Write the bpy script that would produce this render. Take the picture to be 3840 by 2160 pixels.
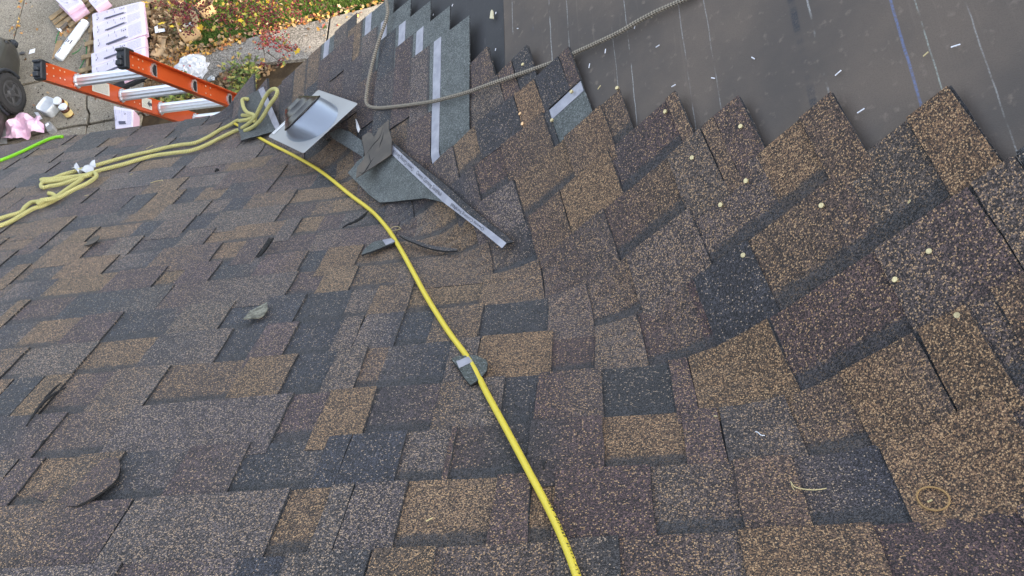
import bpy, math, random
import numpy as np
from mathutils import Vector, Matrix, Quaternion
from mathutils.geometry import delaunay_2d_cdt

for o in list(bpy.data.objects): bpy.data.objects.remove(o)
SC = bpy.context.scene
COL = SC.collection
rnd = random.Random(7)

# ------------------------------------------------------------------ camera, sky, sun, exposure
cam_d = bpy.data.cameras.new('camera'); cam = bpy.data.objects.new('camera', cam_d); COL.objects.link(cam)
cam_d.sensor_fit = 'HORIZONTAL'; cam_d.sensor_width = 36.0; cam_d.lens = 3215.4755/3840*36
cam_d.clip_start = 0.05; cam_d.clip_end = 600
cam.location = (0, 0, 1.09577); cam.rotation_euler = (0.454227, 0.177464, -0.021583)
SC.camera = cam

SUN_EL, SUN_AZ = math.radians(20.5), math.radians(121.3)
sun_dir = Vector((math.cos(SUN_EL)*math.sin(SUN_AZ), math.cos(SUN_EL)*math.cos(SUN_AZ), math.sin(SUN_EL)))
W = bpy.data.worlds.new('World'); SC.world = W; W.use_nodes = True
nt = W.node_tree; nt.nodes.clear()
sky = nt.nodes.new('ShaderNodeTexSky'); sky.sky_type = 'NISHITA'; sky.sun_disc = False
sky.sun_elevation = SUN_EL; sky.sun_rotation = SUN_AZ; sky.dust_density = 3.0; sky.air_density = 1.0; sky.ozone_density = 1.0
hs = nt.nodes.new('ShaderNodeHueSaturation'); hs.inputs['Saturation'].default_value = 0.48
bg = nt.nodes.new('ShaderNodeBackground'); bg.inputs['Strength'].default_value = 0.15
wo = nt.nodes.new('ShaderNodeOutputWorld')
nt.links.new(sky.outputs[0], hs.inputs['Color']); nt.links.new(hs.outputs[0], bg.inputs[0]); nt.links.new(bg.outputs[0], wo.inputs[0])
sl = bpy.data.lights.new('sun', 'SUN'); sl.energy = 2.6; sl.angle = math.radians(0.6); sl.color = (1.0, 0.80, 0.56)
sun = bpy.data.objects.new('sun', sl); COL.objects.link(sun)
sun.rotation_euler = sun_dir.to_track_quat('Z', 'Y').to_euler()
vs = SC.view_settings; vs.view_transform = 'Standard'; vs.look = 'None'; vs.gamma = 1.0; vs.use_curve_mapping = False
vs.exposure = 2.12

# ------------------------------------------------------------------ measured positions on the roof and the ground (metres)
S = [0.045, 0.1862, 0.3274, 0.4686, 0.6099, 0.7511, 0.8923, 1.0321, 1.1719, 1.2976, 1.4218, 1.5447, 1.6689, 1.796, 1.9231, 2.0615, 2.1999, 2.351, 2.4964, 2.6292, 2.776, 2.9116, 3.0528, 3.194, 3.3353, 3.4765, 3.6179]
CELLS = {'1': [[-2.588, -2.407, 'O', 'G']], '3': [[-1.994, -1.875, 'P', 'T']], '4': [[-1.707, -1.63, 'D', 'G']], '5': [[-2.013, -1.924, 'O', 'G'], [-1.438, -1.278, 'O', 'G']], '6': [[-2.207, -2.09, 'P', 'T'], [-1.685, -1.548, 'O', 'T'], [-0.977, -0.855, 'O', 'G']], '7': [[-1.839, -1.687, 'P', 'T'], [-1.687, -1.602, 'D', 'T'], [-1.602, -1.495, 'O', 'T'], [-1.428, -1.33, 'O', 'G'], [-1.017, -0.942, 'D', 'G'], [-0.933, -0.844, 'O', 'G']], '8': [[-1.62, -1.5, 'O', 'G'], [-1.277, -1.197, 'D', 'G']], '9': [[-1.994, -1.881, 'O', 'G'], [-1.754, -1.669, 'O', 'T'], [-1.529, -1.444, 'D', 'G'], [-1.339, -1.266, 'D', 'G'], [-0.887, -0.761, 'O', 'G'], [-0.195, -0.144, 'P', 'T'], [-0.14, -0.068, 'D', 'T']], '10': [[-1.879, -1.758, 'D', 'G'], [-1.758, -1.622, 'O', 'T'], [-1.611, -1.544, 'P', 'G'], [-1.539, -1.462, 'M', 'T'], [-1.455, -1.315, 'D', 'G'], [-0.951, -0.881, 'O', 'G'], [-0.69, -0.585, 'D', 'T'], [-0.38, -0.291, 'O', 'G'], [-0.083, -0.002, 'D', 'T'], [0.002, 0.05, 'P', 'T']], '11': [[-1.805, -1.752, 'O', 'T'], [-1.72, -1.638, 'D', 'G'], [-1.627, -1.473, 'O', 'T'], [-1.47, -1.339, 'D', 'G'], [-1.337, -1.151, 'P', 'T'], [-1.15, -1.079, 'O', 'G'], [-1.079, -1.016, 'P', 'T'], [-1.011, -0.868, 'P', 'G'], [-0.572, -0.423, 'O', 'G'], [-0.232, -0.085, 'B', 'T']], '12': [[-1.724, -1.612, 'D', 'G'], [-1.589, -1.426, 'O', 'G'], [-1.409, -1.267, 'P', 'T'], [-1.259, -1.199, 'O', 'G'], [-1.199, -1.105, 'P', 'T'], [-1.101, -0.983, 'D', 'G'], [-0.982, -0.86, 'P', 'T'], [-0.856, -0.805, 'D', 'G'], [-0.802, -0.704, 'O', 'T'], [-0.215, -0.057, 'O', 'G'], [-0.05, 0.055, 'B', 'T'], [0.072, 0.135, 'B', 'G']], '13': [[-1.634, -1.598, 'O', 'T'], [-1.541, -1.469, 'P', 'G'], [-1.46, -1.185, 'D', 'T'], [-1.181, -0.847, 'M', 'T'], [-0.844, -0.771, 'P', 'G'], [-0.769, -0.684, 'O', 'T'], [-0.098, 0.051, 'O', 'T'], [0.054, 0.22, 'P', 'G']], '14': [[-1.488, -1.37, 'O', 'G'], [-1.37, -1.259, 'P', 'T'], [-1.255, -1.095, 'D', 'G'], [-1.093, -0.969, 'M', 'T'], [-0.963, -0.878, 'D', 'G'], [-0.878, -0.78, 'D', 'T'], [-0.779, -0.671, 'D', 'G'], [-0.0, 0.172, 'B', 'G'], [0.175, 0.268, 'M', 'T'], [0.268, 0.297, 'B', 'T'], [0.299, 0.363, 'P', 'T']], '15': [[-1.377, -1.258, 'M', 'T'], [-1.247, -1.099, 'O', 'G'], [-1.099, -0.918, 'M', 'T'], [-0.912, -0.837, 'D', 'G'], [-0.837, -0.758, 'P', 'T'], [-0.756, -0.654, 'D', 'G'], [-0.604, -0.512, 'M', 'T'], [-0.512, -0.451, 'D', 'G'], [-0.444, -0.337, 'O', 'T'], [-0.335, -0.194, 'D', 'G'], [-0.192, -0.094, 'M', 'T'], [0.344, 0.44, 'O', 'G'], [0.44, 0.518, 'B', 'T']], '16': [[-1.301, -1.254, 'O', 'T'], [-1.233, -1.143, 'P', 'G'], [-1.13, -1.001, 'M', 'T'], [-1.001, -0.826, 'B', 'G'], [-0.826, -0.717, 'O', 'T'], [-0.715, -0.634, 'D', 'G'], [-0.63, -0.561, 'M', 'T'], [-0.518, -0.385, 'D', 'G'], [-0.326, -0.177, 'O', 'T'], [-0.176, -0.099, 'P', 'G'], [-0.097, 0.002, 'M', 'T'], [0.004, 0.119, 'P', 'G'], [0.119, 0.14, 'P', 'G'], [0.14, 0.267, 'D', 'T'], [0.269, 0.442, 'B', 'G'], [0.472, 0.585, 'M', 'G'], [0.585, 0.668, 'O', 'T']], '17': [[-1.014, -0.679, 'M', 'T'], [-0.675, -0.603, 'P', 'G'], [-0.603, -0.51, 'O', 'T'], [-0.505, -0.384, 'P', 'G'], [-0.383, -0.262, 'M', 'T'], [-0.259, -0.203, 'D', 'G'], [-0.202, -0.08, 'P', 'T'], [-0.079, 0.04, 'D', 'G'], [0.077, 0.248, 'O', 'T'], [0.25, 0.449, 'P', 'G'], [0.449, 0.592, 'M', 'T'], [0.615, 0.685, 'M', 'T']], '18': [[-1.171, -1.122, 'P', 'T'], [-1.114, -1.048, 'O', 'G'], [-1.048, -0.952, 'B', 'T'], [-0.952, -0.827, 'D', 'G'], [-0.827, -0.709, 'P', 'T'], [-0.707, -0.563, 'D', 'G'], [-0.522, -0.42, 'D', 'T'], [-0.419, -0.341, 'M', 'G'], [-0.34, -0.331, 'P', 'T'], [-0.331, -0.206, 'D', 'G'], [-0.206, -0.08, 'P', 'T'], [-0.079, 0.045, 'O', 'G'], [0.106, 0.227, 'M', 'T'], [0.227, 0.32, 'B', 'G'], [0.32, 0.451, 'O', 'T'], [0.451, 0.532, 'O', 'T'], [0.532, 0.564, 'M', 'G']], '19': [[-0.869, -0.593, 'M', 'T'], [-0.589, -0.52, 'O', 'G'], [-0.482, -0.391, 'M', 'T'], [-0.391, -0.254, 'O', 'G'], [-0.252, -0.194, 'P', 'T'], [-0.191, -0.158, 'O', 'G'], [-0.157, -0.011, 'P', 'T'], [-0.01, 0.109, 'M', 'G'], [0.111, 0.2, 'B', 'T'], [0.201, 0.326, 'D', 'G'], [0.327, 0.515, 'O', 'T']], '20': [[-0.417, -0.322, 'O', 'T'], [-0.321, -0.154, 'M', 'G'], [-0.152, -0.062, 'D', 'T'], [-0.06, 0.094, 'M', 'G'], [0.098, 0.275, 'O', 'T'], [0.277, 0.454, 'P', 'G']]}
AIR = [[-1.6025, 0.2821], [-1.51, 0.4009], [-1.3426, 0.6142], [-1.1628, 0.8323], [-1.002, 1.0441], [-0.8421, 1.286], [-0.7468, 1.4275], [-0.6611, 1.5826], [-0.592, 1.7338], [-0.5282, 1.8821], [-0.472, 2.0126], [-0.3982, 2.1708], [-0.337, 2.2918], [-0.2859, 2.4183], [-0.2419, 2.5243], [-0.1982, 2.6306], [-0.1601, 2.7231], [-0.1344, 2.7938], [-0.1166, 2.8525], [-0.1038, 2.8974]]
GREENH = [[-2.8707, 0.5984], [-2.7573, 0.4491], [-2.6715, 0.353], [-2.6424, 0.2807], [-2.6286, 0.2217], [-2.6156, 0.1383], [-2.6005, 0.0872], [-2.5744, 0.0704], [-2.5398, 0.0761]]
ROPE_A = [[-2.2655, 1.2309], [-2.1888, 1.1745], [-2.1439, 1.1252], [-2.1174, 1.1056], [-2.0906, 1.0858], [-2.1079, 1.0346], [-2.1119, 0.9906], [-2.0928, 0.9885], [-2.0355, 0.9821], [-2.0317, 0.921], [-2.0331, 0.8487], [-2.0229, 0.7934], [-2.022, 0.7578], [-1.999, 0.7564], [-1.9686, 0.7839], [-1.9454, 0.829], [-1.9454, 0.8917], [-1.967, 0.9256], [-1.9966, 0.9791], [-2.0159, 1.0139], [-2.0362, 1.0458], [-2.0574, 1.063], [-2.0663, 1.1107], [-2.0739, 1.1705], [-2.093, 1.1998], [-2.1302, 1.2571], [-2.1983, 1.3205]]
ROPE_B = [[-1.9986, 0.761], [-1.9976, 0.7853], [-2.0385, 0.796], [-2.0786, 0.8079], [-2.1103, 0.8192], [-2.1476, 0.8213], [-2.1628, 0.8313], [-2.1878, 0.8066], [-2.2059, 0.7751], [-2.1971, 0.7627], [-2.1466, 0.7668], [-2.1082, 0.7584], [-2.0722, 0.7458], [-2.0392, 0.7277], [-2.0129, 0.7049], [-1.9939, 0.6919], [-1.9264, 0.6548], [-1.8797, 0.618], [-1.8271, 0.5909], [-1.7399, 0.5894], [-1.6754, 0.5872], [-1.6381, 0.5427], [-1.6178, 0.4866], [-1.5969, 0.429], [-1.5696, 0.3859], [-1.5075, 0.3822], [-1.4535, 0.3856], [-1.472, 0.337], [-1.5301, 0.29]]
ROPE_C = [[-1.9944, 0.7632], [-2.0469, 0.7505], [-2.0947, 0.7504], [-2.1335, 0.751], [-2.1728, 0.7581], [-2.2025, 0.7596], [-2.2312, 0.735], [-2.2215, 0.7293], [-2.1843, 0.7324], [-2.1663, 0.6968], [-2.1364, 0.6725], [-2.1106, 0.6557], [-2.0786, 0.6339], [-2.0409, 0.6054], [-1.9989, 0.5755], [-1.939, 0.5441], [-1.881, 0.5253], [-1.8272, 0.497], [-1.7657, 0.4842], [-1.7073, 0.4843], [-1.6788, 0.4257], [-1.6674, 0.3666], [-1.6564, 0.3154], [-1.6228, 0.2803], [-1.5877, 0.2695], [-1.5176, 0.3101], [-1.4602, 0.3411], [-1.4353, 0.3797], [-1.4728, 0.3808], [-1.5301, 0.3562]]
ROPE_LOOP = [[-1.5211, 0.4058], [-1.4806, 0.4088], [-1.4358, 0.4121], [-1.392, 0.4082], [-1.356, 0.3988], [-1.3204, 0.3896], [-1.2851, 0.3834], [-1.2543, 0.3942], [-1.2242, 0.4195], [-1.212, 0.4456], [-1.2252, 0.4625], [-1.2593, 0.4632], [-1.2977, 0.4691], [-1.3365, 0.4721], [-1.3873, 0.4728], [-1.4383, 0.4653], [-1.4929, 0.4498]]
ROPE_TIE = [[-1.4273, 0.4248], [-1.418, 0.3836], [-1.4558, 0.3419], [-1.4801, 0.2893], [-1.4979, 0.242], [-1.5115, 0.2075], [-1.5073, 0.2005], [-1.4856, 0.2187]]
GREYROPE = [[-0.5747, 0.4953], [-0.5713, 0.5584], [-0.5673, 0.635], [-0.5855, 0.6787], [-0.625, 0.7271], [-0.6624, 0.7838], [-0.6914, 0.8348], [-0.7127, 0.8858], [-0.7251, 0.9253], [-0.7208, 0.9505], [-0.7023, 0.9772], [-0.6644, 1.0152], [-0.5902, 1.0765], [-0.5198, 1.1334], [-0.4311, 1.2028], [-0.3673, 1.2459], [-0.286, 1.2964], [-0.2074, 1.3353], [-0.141, 1.3635], [-0.0778, 1.3911], [-0.009, 1.4219], [0.0485, 1.4471], [0.1108, 1.4766], [0.1707, 1.5025], [0.223, 1.5181], [0.2724, 1.5359], [0.3186, 1.557], [0.3689, 1.5813]]
NAILS = [[0.1239, 1.6548], [0.2099, 1.8091], [0.3408, 1.9673], [0.2277, 1.9566], [0.3083, 2.082], [0.2459, 2.0936], [0.4101, 2.2182], [0.25, 2.2161], [0.5217, 2.393], [0.4598, 2.4057], [0.5124, 2.5034], [-0.1541, 1.4883], [-0.1544, 1.5245], [0.0075, 1.5578], [-0.0672, 1.5886], [-0.108, 1.3458], [-0.5349, 0.76], [-0.6157, 0.6926], [-0.4548, 0.8899], [-0.2662, 1.0135], [-0.3833, 1.0134], [-0.4198, 1.175], [-0.4453, 1.2596], [-0.9576, 0.4827]]
STICKS = [[[-0.1653, 1.057], 10, 80, 'w'], [[-0.1963, 1.1842], 12, 80, 'w'], [[0.1171, 1.5086], 20, 85, 'w'], [[0.0648, 1.5092], 20, 84, 'w'], [[0.0716, 1.5919], 20, -35, 'y'], [[0.2069, 1.5152], 16, 85, 'w'], [[0.2557, 1.5254], 20, 85, 'c'], [[0.2405, 1.6174], 18, 0, 'w'], [[0.2405, 1.7463], 20, 0, 'w'], [[0.324, 1.8028], 20, 25, 'w'], [[0.4121, 1.829], 20, 35, 'w'], [[0.532, 1.9892], 28, -18, 'w'], [[0.7025, 2.0899], 32, 8, 'w'], [[0.5333, 2.0876], 30, -8, 'w'], [[0.6612, 2.0686], 22, -20, 'y'], [[-0.1069, 1.1876], 10, 20, 'w'], [[-0.3005, 0.8876], 10, 120, 'w'], [[-0.403, 0.8055], 9, 110, 'w'], [[0.1472, 1.9428], 9, -60, 'y'], [[0.5321, 2.3026], 16, -50, 'y'], [[-0.3413, 2.7242], 28, -55, 'y'], [[0.36, 2.7453], 20, -30, 'y'], [[0.1007, 2.523], 14, 30, 'y']]
CHIP = [[-0.1886, 1.058], [-0.179, 1.0357], [-0.1741, 1.0339], [-0.1726, 1.0427], [-0.1774, 1.071]]
CHIP2 = [[-0.7881, 0.9552], [-0.7816, 0.9754], [-0.7718, 1.0173], [-0.7811, 1.0233], [-0.7871, 0.9992]]
LOOSE_BODY = [[-0.853, 1.1654], [-0.7564, 1.3452], [-0.7081, 1.4184], [-0.6097, 1.47], [-0.5077, 1.5264], [-0.4689, 1.5593], [-0.4247, 1.6008], [-0.4395, 1.5679], [-0.6367, 1.2314], [-0.635, 1.2199], [-0.7238, 1.1723], [-0.7878, 1.1554]]
LOOSE_STRIP = [[-0.6271, 1.1962], [-0.6325, 1.2328], [-0.2893, 1.8546], [-0.2717, 1.8434]]
LOOSE_EDGE = [[-0.628, 1.1834], [-0.6297, 1.1951], [-0.2734, 1.8428], [-0.2514, 1.848], [-0.264, 1.82], [-0.4348, 1.5117], [-0.5408, 1.3368]]
FELT_SCRAP = [[-0.6273, 1.106], [-0.635, 1.1376], [-0.6286, 1.1873], [-0.6375, 1.2382], [-0.7269, 1.2189], [-0.817, 1.2116], [-0.8201, 1.1832], [-0.813, 1.1545], [-0.7727, 1.1464], [-0.7667, 1.1334], [-0.7691, 1.0677], [-0.7646, 1.053], [-0.7373, 1.0603], [-0.72, 1.0784], [-0.7096, 1.1048], [-0.6854, 1.0869]]
SCRAP_A = [[-0.6875, 1.7585], [-0.6902, 1.7367], [-0.6866, 1.7098], [-0.6741, 1.6826], [-0.6504, 1.6757], [-0.6274, 1.6718], [-0.6115, 1.6936], [-0.616, 1.7051], [-0.6354, 1.7172], [-0.6581, 1.7382]]
SCRAP_A_TAPE = [[-0.6502, 1.6789], [-0.6278, 1.6736], [-0.6125, 1.6953], [-0.6335, 1.7133]]
SLIVER_B = [[-0.6026, 1.6832], [-0.5799, 1.692], [-0.5226, 1.7342], [-0.4606, 1.7786], [-0.4248, 1.8048], [-0.4258, 1.8142], [-0.4583, 1.8005], [-0.5192, 1.7533], [-0.5824, 1.7071]]
SCRAP_C = [[-0.3728, 2.2898], [-0.3634, 2.2818], [-0.34, 2.2798], [-0.3209, 2.2847], [-0.3031, 2.303], [-0.2976, 2.3177], [-0.2968, 2.3404], [-0.3059, 2.3655], [-0.3223, 2.3833], [-0.3318, 2.3682], [-0.3479, 2.335]]
SCRAP_C_TAPE = [[-0.3611, 2.301], [-0.3392, 2.2856], [-0.3286, 2.306], [-0.352, 2.3245]]
LEAF_CHIP = [[-0.8987, 2.0388], [-0.8959, 2.0037], [-0.8841, 1.9915], [-0.8651, 1.9717], [-0.8533, 2.0025], [-0.8519, 2.0305], [-0.859, 2.0419], [-0.8787, 2.0407]]
RUBBER_LEAF = [[-1.6289, 1.4673], [-1.6384, 1.4282], [-1.6331, 1.407], [-1.6233, 1.3966], [-1.6093, 1.4093], [-1.6003, 1.4377], [-1.6047, 1.4572], [-1.6148, 1.4635]]
SLIVERS = [[[-0.7942, 1.5526], [-0.7822, 1.5417], [-0.7652, 1.5377], [-0.7478, 1.5116], [-0.7451, 1.4794], [-0.7464, 1.4491]], [[-0.9905, 1.5727], [-0.9862, 1.6063], [-0.9829, 1.6532], [-0.9864, 1.6843], [-0.9938, 1.692]], [[-1.1414, 2.4431], [-1.1388, 2.4615], [-1.1423, 2.4801]], [[-1.215, 2.2609], [-1.2227, 2.2937], [-1.2252, 2.3238], [-1.223, 2.3603], [-1.2223, 2.3931]], [[-1.2384, 2.2428], [-1.2307, 2.2806], [-1.2313, 2.3043], [-1.2287, 2.3325]], [[-1.4431, 0.8745], [-1.4424, 0.8906], [-1.4531, 0.8839]], [[-1.4548, 0.2433], [-1.4649, 0.2498], [-1.4673, 0.2601]], [[-0.1704, 2.6139], [-0.1731, 2.6216], [-0.1752, 2.6293]]]
DISC = [[-1.1065, 2.518], [-1.0741, 2.5184], [-1.0344, 2.518], [-0.9934, 2.5155], [-0.9615, 2.5162], [-0.9463, 2.5325], [-0.9326, 2.552], [-0.9213, 2.5794], [-0.9222, 2.5964], [-0.9272, 2.6077], [-0.9384, 2.6233], [-0.9513, 2.6352], [-0.9674, 2.6435], [-1.0118, 2.6332], [-1.0737, 2.6029], [-1.105, 2.5864]]
RING1 = [[0.3659, 2.7419]]
RING2 = [[-0.6359, 1.5912]]
STEM = [[0.1864, 2.6904], [0.189, 2.7005], [0.1954, 2.7052], [0.2072, 2.7091], [0.2196, 2.7102], [0.2316, 2.7086]]
STEM2 = [[0.1864, 2.6904], [0.1867, 2.703], [0.1883, 2.7087]]
THREAD = [[0.1561, 2.5701], [0.1601, 2.5729], [0.163, 2.5799], [0.1687, 2.5812]]
WRAPPER = [[-2.1411, 0.6639], [-2.1548, 0.6065], [-2.1095, 0.6572], [-2.0709, 0.6818], [-2.0861, 0.6241], [-2.0612, 0.6209], [-2.0381, 0.6814], [-2.0277, 0.7191], [-2.0387, 0.7379], [-2.0736, 0.7263], [-2.1051, 0.6875]]
STRAW = [[[-1.9378, 0.455], [-1.9332, 0.4346], [-1.9261, 0.4163]], [[-1.9147, 0.9737], [-1.9019, 0.9677]], [[-1.6883, 0.9188], [-1.6746, 0.9058], [-1.6519, 0.9028], [-1.6427, 0.9119]], [[-1.838, 0.7862], [-1.8296, 0.7781]], [[-0.4742, 1.4378], [-0.4639, 1.4557], [-0.458, 1.4719]]]
FELT = {'seam': [-1.1671563081882594, -1.1709002005449445], 'lines': [[-0.804, -0.7995], [-0.6187, -0.6147], [-0.5556, -0.552], [-0.2015, -0.2042], [-0.1668, -0.1662], [-0.0966, -0.096], [-1.138, -1.1335], [-1.0006, -0.9961], [-0.9395, -0.9365], [-0.3447, -0.3396], [-0.7614, -0.7569]]}
G = {'PATH': [[-7.754, 9.646], [-7.619, 10.017], [-7.419, 10.312], [-7.032, 10.315], [-6.323, 10.461], [-5.747, 10.583], [-4.764, 10.686], [-4.086, 10.767], [-3.56, 10.887], [-2.632, 11.005]], 'PATHLOW': [[-7.963, 9.171], [-7.434, 9.199], [-6.952, 9.513], [-6.519, 9.868], [-5.795, 9.829]], 'JOINT_V': [[-11.041, 12.568], [-10.991, 12.286], [-10.921, 11.178], [-10.902, 10.717], [-10.889, 10.166]], 'JOINT_H1': [[-11.242, 10.092], [-10.48, 10.164], [-10.19, 10.181], [-9.185, 10.268], [-8.071, 10.314]], 'JOINT_H2': [[-11.104, 8.87], [-9.525, 9.04], [-9.189, 9.062], [-8.973, 9.051], [-8.54, 9.084], [-7.863, 9.155]], 'CRACK': [[-9.113, 9.65], [-9.063, 9.419], [-8.982, 9.276], [-8.974, 9.056], [-8.948, 8.892]], 'CRACK2': [[-10.044, 10.598], [-10.05, 10.846], [-9.957, 11.017]], 'DRIVE_EDGE': [[-8.406, 12.173], [-8.325, 11.377], [-8.178, 10.483], [-8.092, 9.875], [-8.085, 9.303], [-8.016, 8.417]], 'BUNDLES': [[[-9.307, 11.467], [-8.325, 11.585], [-8.272, 11.378], [-9.223, 11.152]], [[-9.222, 11.144], [-8.265, 11.369], [-8.206, 11.158], [-9.128, 10.821]], [[-9.127, 10.814], [-8.204, 11.146], [-8.093, 10.754], [-9.032, 10.467]], [[-9.092, 10.466], [-8.112, 10.699], [-8.045, 10.442], [-9.001, 10.138]], [[-8.995, 10.126], [-8.041, 10.418], [-7.983, 10.155], [-8.908, 9.794]], [[-8.393, 9.205], [-8.007, 9.057], [-7.951, 8.712], [-8.267, 8.718]]], 'PINK1': [[[-10.116, 11.922], [-9.725, 11.494], [-9.465, 11.668], [-9.658, 11.933]]], 'PINK3': [[[-9.385, 11.727], [-9.189, 11.485], [-8.978, 11.647], [-9.198, 11.917]]], 'PLANK': [[-9.744, 11.39], [-9.374, 11.689]], 'ROLL': [[-9.81, 10.549], [-9.441, 11.364]], 'BOX': [[-7.567, 10.984], [-7.41, 10.554], [-7.128, 10.653], [-7.307, 11.066]], 'BOX2': [[-7.264, 11.233], [-7.131, 11.063], [-6.926, 11.191], [-7.052, 11.386]], 'CARD': [[-7.955, 10.797], [-7.759, 10.75], [-7.774, 10.261], [-8.022, 10.339]], 'WHITE': [[-8.049, 10.995], [-7.816, 10.856]], 'BAG': [[-7.201, 9.933]], 'BOTTLE': [[-7.338, 10.139], [-7.175, 10.202]], 'CUP': [[-6.833, 9.625]], 'JUG': [[-9.74, 9.501]], 'BR1': [[-9.544, 9.592]], 'BR2': [[-9.401, 9.359]], 'PAPER': [[-10.045, 9.449], [-9.963, 9.436], [-9.846, 9.285], [-9.905, 9.283]], 'PINKWRAP': [[-10.41, 8.859], [-10.434, 9.101], [-10.328, 9.151], [-10.227, 9.378], [-10.144, 9.365], [-9.894, 9.238], [-9.777, 9.242], [-9.691, 8.967], [-9.655, 8.897], [-9.992, 8.84]], 'SHEET': [[-10.91, 9.306], [-10.47, 9.239], [-10.357, 8.809], [-10.777, 8.828]], 'FOAM': [[-9.718, 9.08], [-9.638, 9.154], [-9.53, 9.029], [-9.625, 8.936]], 'WHEEL': [[-10.59, 10.001]], 'TAG': [[-10.474, 10.903]], 'STONE': [[-10.655, 10.891]], 'STRAP': [[-9.381, 10.284], [-9.303, 10.482], [-9.314, 10.697], [-9.427, 10.957], [-9.481, 11.016], [-9.475, 10.893], [-9.505, 10.755], [-9.611, 10.678]], 'STRAP2': [[-9.898, 11.487], [-9.96, 11.299], [-9.989, 11.157], [-9.99, 10.986]], 'SPOOL': [[-9.975, 11.278], [-9.827, 11.449]], 'CARD2': [[-9.92, 11.218], [-9.803, 11.345], [-9.726, 11.281], [-9.859, 11.133]], 'CARD3': [[-10.019, 11.065], [-9.884, 11.064], [-9.919, 10.684], [-10.009, 10.629]], 'SHRUB': [[-6.09, 9.479]], 'WEED': [[-7.41, 9.347]]}
FLASHQ = [[-1.0515, 1.9718, -1.1511], [-0.8385, 1.7571, -0.9941], [-1.0283, 1.621, -1.04], [-1.2485, 1.8378, -1.2009]]
BRANCH = [[[-4.285, 8.889, -6.4], [-4.289, 8.419, -6.4], [-4.275, 7.963, -6.4], [-4.262, 7.653, -6.4], [-4.31, 7.489, -6.4], [-4.367, 7.372, -6.4]], [[-4.262, 7.653, -6.4], [-4.19, 7.51, -6.4], [-4.072, 7.382, -6.4], [-3.982, 7.345, -6.4]], [[-4.275, 7.963, -6.4], [-4.181, 8.079, -6.4], [-4.289, 8.419, -6.4]], [[-3.774, 8.35, -6.3], [-4.067, 8.093, -6.3], [-4.145, 7.997, -6.3], [-4.049, 7.912, -6.3], [-3.95, 7.796, -6.3], [-3.864, 7.736, -6.3]], [[-5.629, 9.083, -6.5], [-5.589, 8.592, -6.5], [-5.523, 8.414, -6.5], [-5.346, 8.241, -6.5], [-5.118, 7.948, -6.5]], [[-5.523, 8.414, -6.5], [-5.438, 8.351, -6.5], [-5.325, 8.223, -6.5], [-5.328, 8.169, -6.5]], [[-6.008, 9.269, -6.7], [-5.841, 8.742, -6.7], [-5.673, 8.423, -6.7], [-5.533, 8.14, -6.7]], [[-4.785, 9.011, -6.6], [-4.75, 8.571, -6.6], [-4.74, 8.335, -6.6], [-4.735, 8.15, -6.6], [-4.758, 8.041, -6.6]], [[-4.75, 8.571, -6.6], [-4.892, 8.365, -6.6], [-4.944, 8.19, -6.6], [-5.03, 8.137, -6.6]], [[-4.443, 8.74, -6.5], [-4.539, 8.291, -6.5], [-4.599, 8.03, -6.5]], [[-4.31, 7.489, -6.4], [-4.268, 7.27, -6.4], [-4.214, 7.093, -6.4]], [[-4.235, 7.285, -6.4], [-4.1, 7.156, -6.4], [-4.041, 7.084, -6.4]], [[-3.963, 7.32, -6.4], [-3.886, 7.244, -6.4]], [[-5.365, 9.033, -6.6], [-5.268, 8.627, -6.6], [-5.194, 8.377, -6.6]]]
BERRY = [[[-4.226, 7.517, -6.4], 60, 0.07, 'p'], [[-4.037, 7.376, -6.4], 60, 0.06, 'p'], [[-4.288, 7.442, -6.4], 40, 0.05, 'p'], [[-4.284, 7.722, -6.4], 60, 0.08, 'r'], [[-4.166, 7.942, -6.4], 60, 0.12, 'p'], [[-3.893, 7.75, -6.3], 40, 0.06, 'p'], [[-4.338, 7.886, -6.4], 60, 0.1, 'r'], [[-4.523, 8.151, -6.5], 60, 0.1, 'r'], [[-4.728, 8.24, -6.6], 90, 0.13, 'r'], [[-4.83, 8.168, -6.6], 90, 0.12, 'r'], [[-4.95, 8.237, -6.6], 70, 0.12, 'r'], [[-5.052, 8.165, -6.6], 30, 0.06, 'r'], [[-5.597, 8.405, -6.5], 90, 0.12, 'r'], [[-5.5, 8.271, -6.5], 90, 0.1, 'r'], [[-5.829, 8.667, -6.7], 60, 0.1, 'r'], [[-5.549, 8.12, -6.7], 25, 0.05, 'r'], [[-5.603, 8.223, -6.7], 25, 0.06, 'r'], [[-5.357, 8.312, -6.5], 50, 0.1, 'r'], [[-4.646, 8.266, -6.5], 50, 0.12, 'p'], [[-3.735, 7.917, -6.3], 50, 0.1, 'r'], [[-3.487, 7.846, -6.3], 40, 0.12, 'r'], [[-4.249, 7.099, -6.4], 14, 0.03, 'r'], [[-4.044, 7.105, -6.4], 16, 0.03, 'r'], [[-3.906, 7.268, -6.4], 12, 0.03, 'r'], [[-5.286, 8.488, -6.6], 40, 0.1, 'r'], [[-6.067, 8.689, -6.6], 30, 0.08, 'r'], [[-4.322, 8.061, -6.4], 60, 0.15, 'r']]
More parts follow.
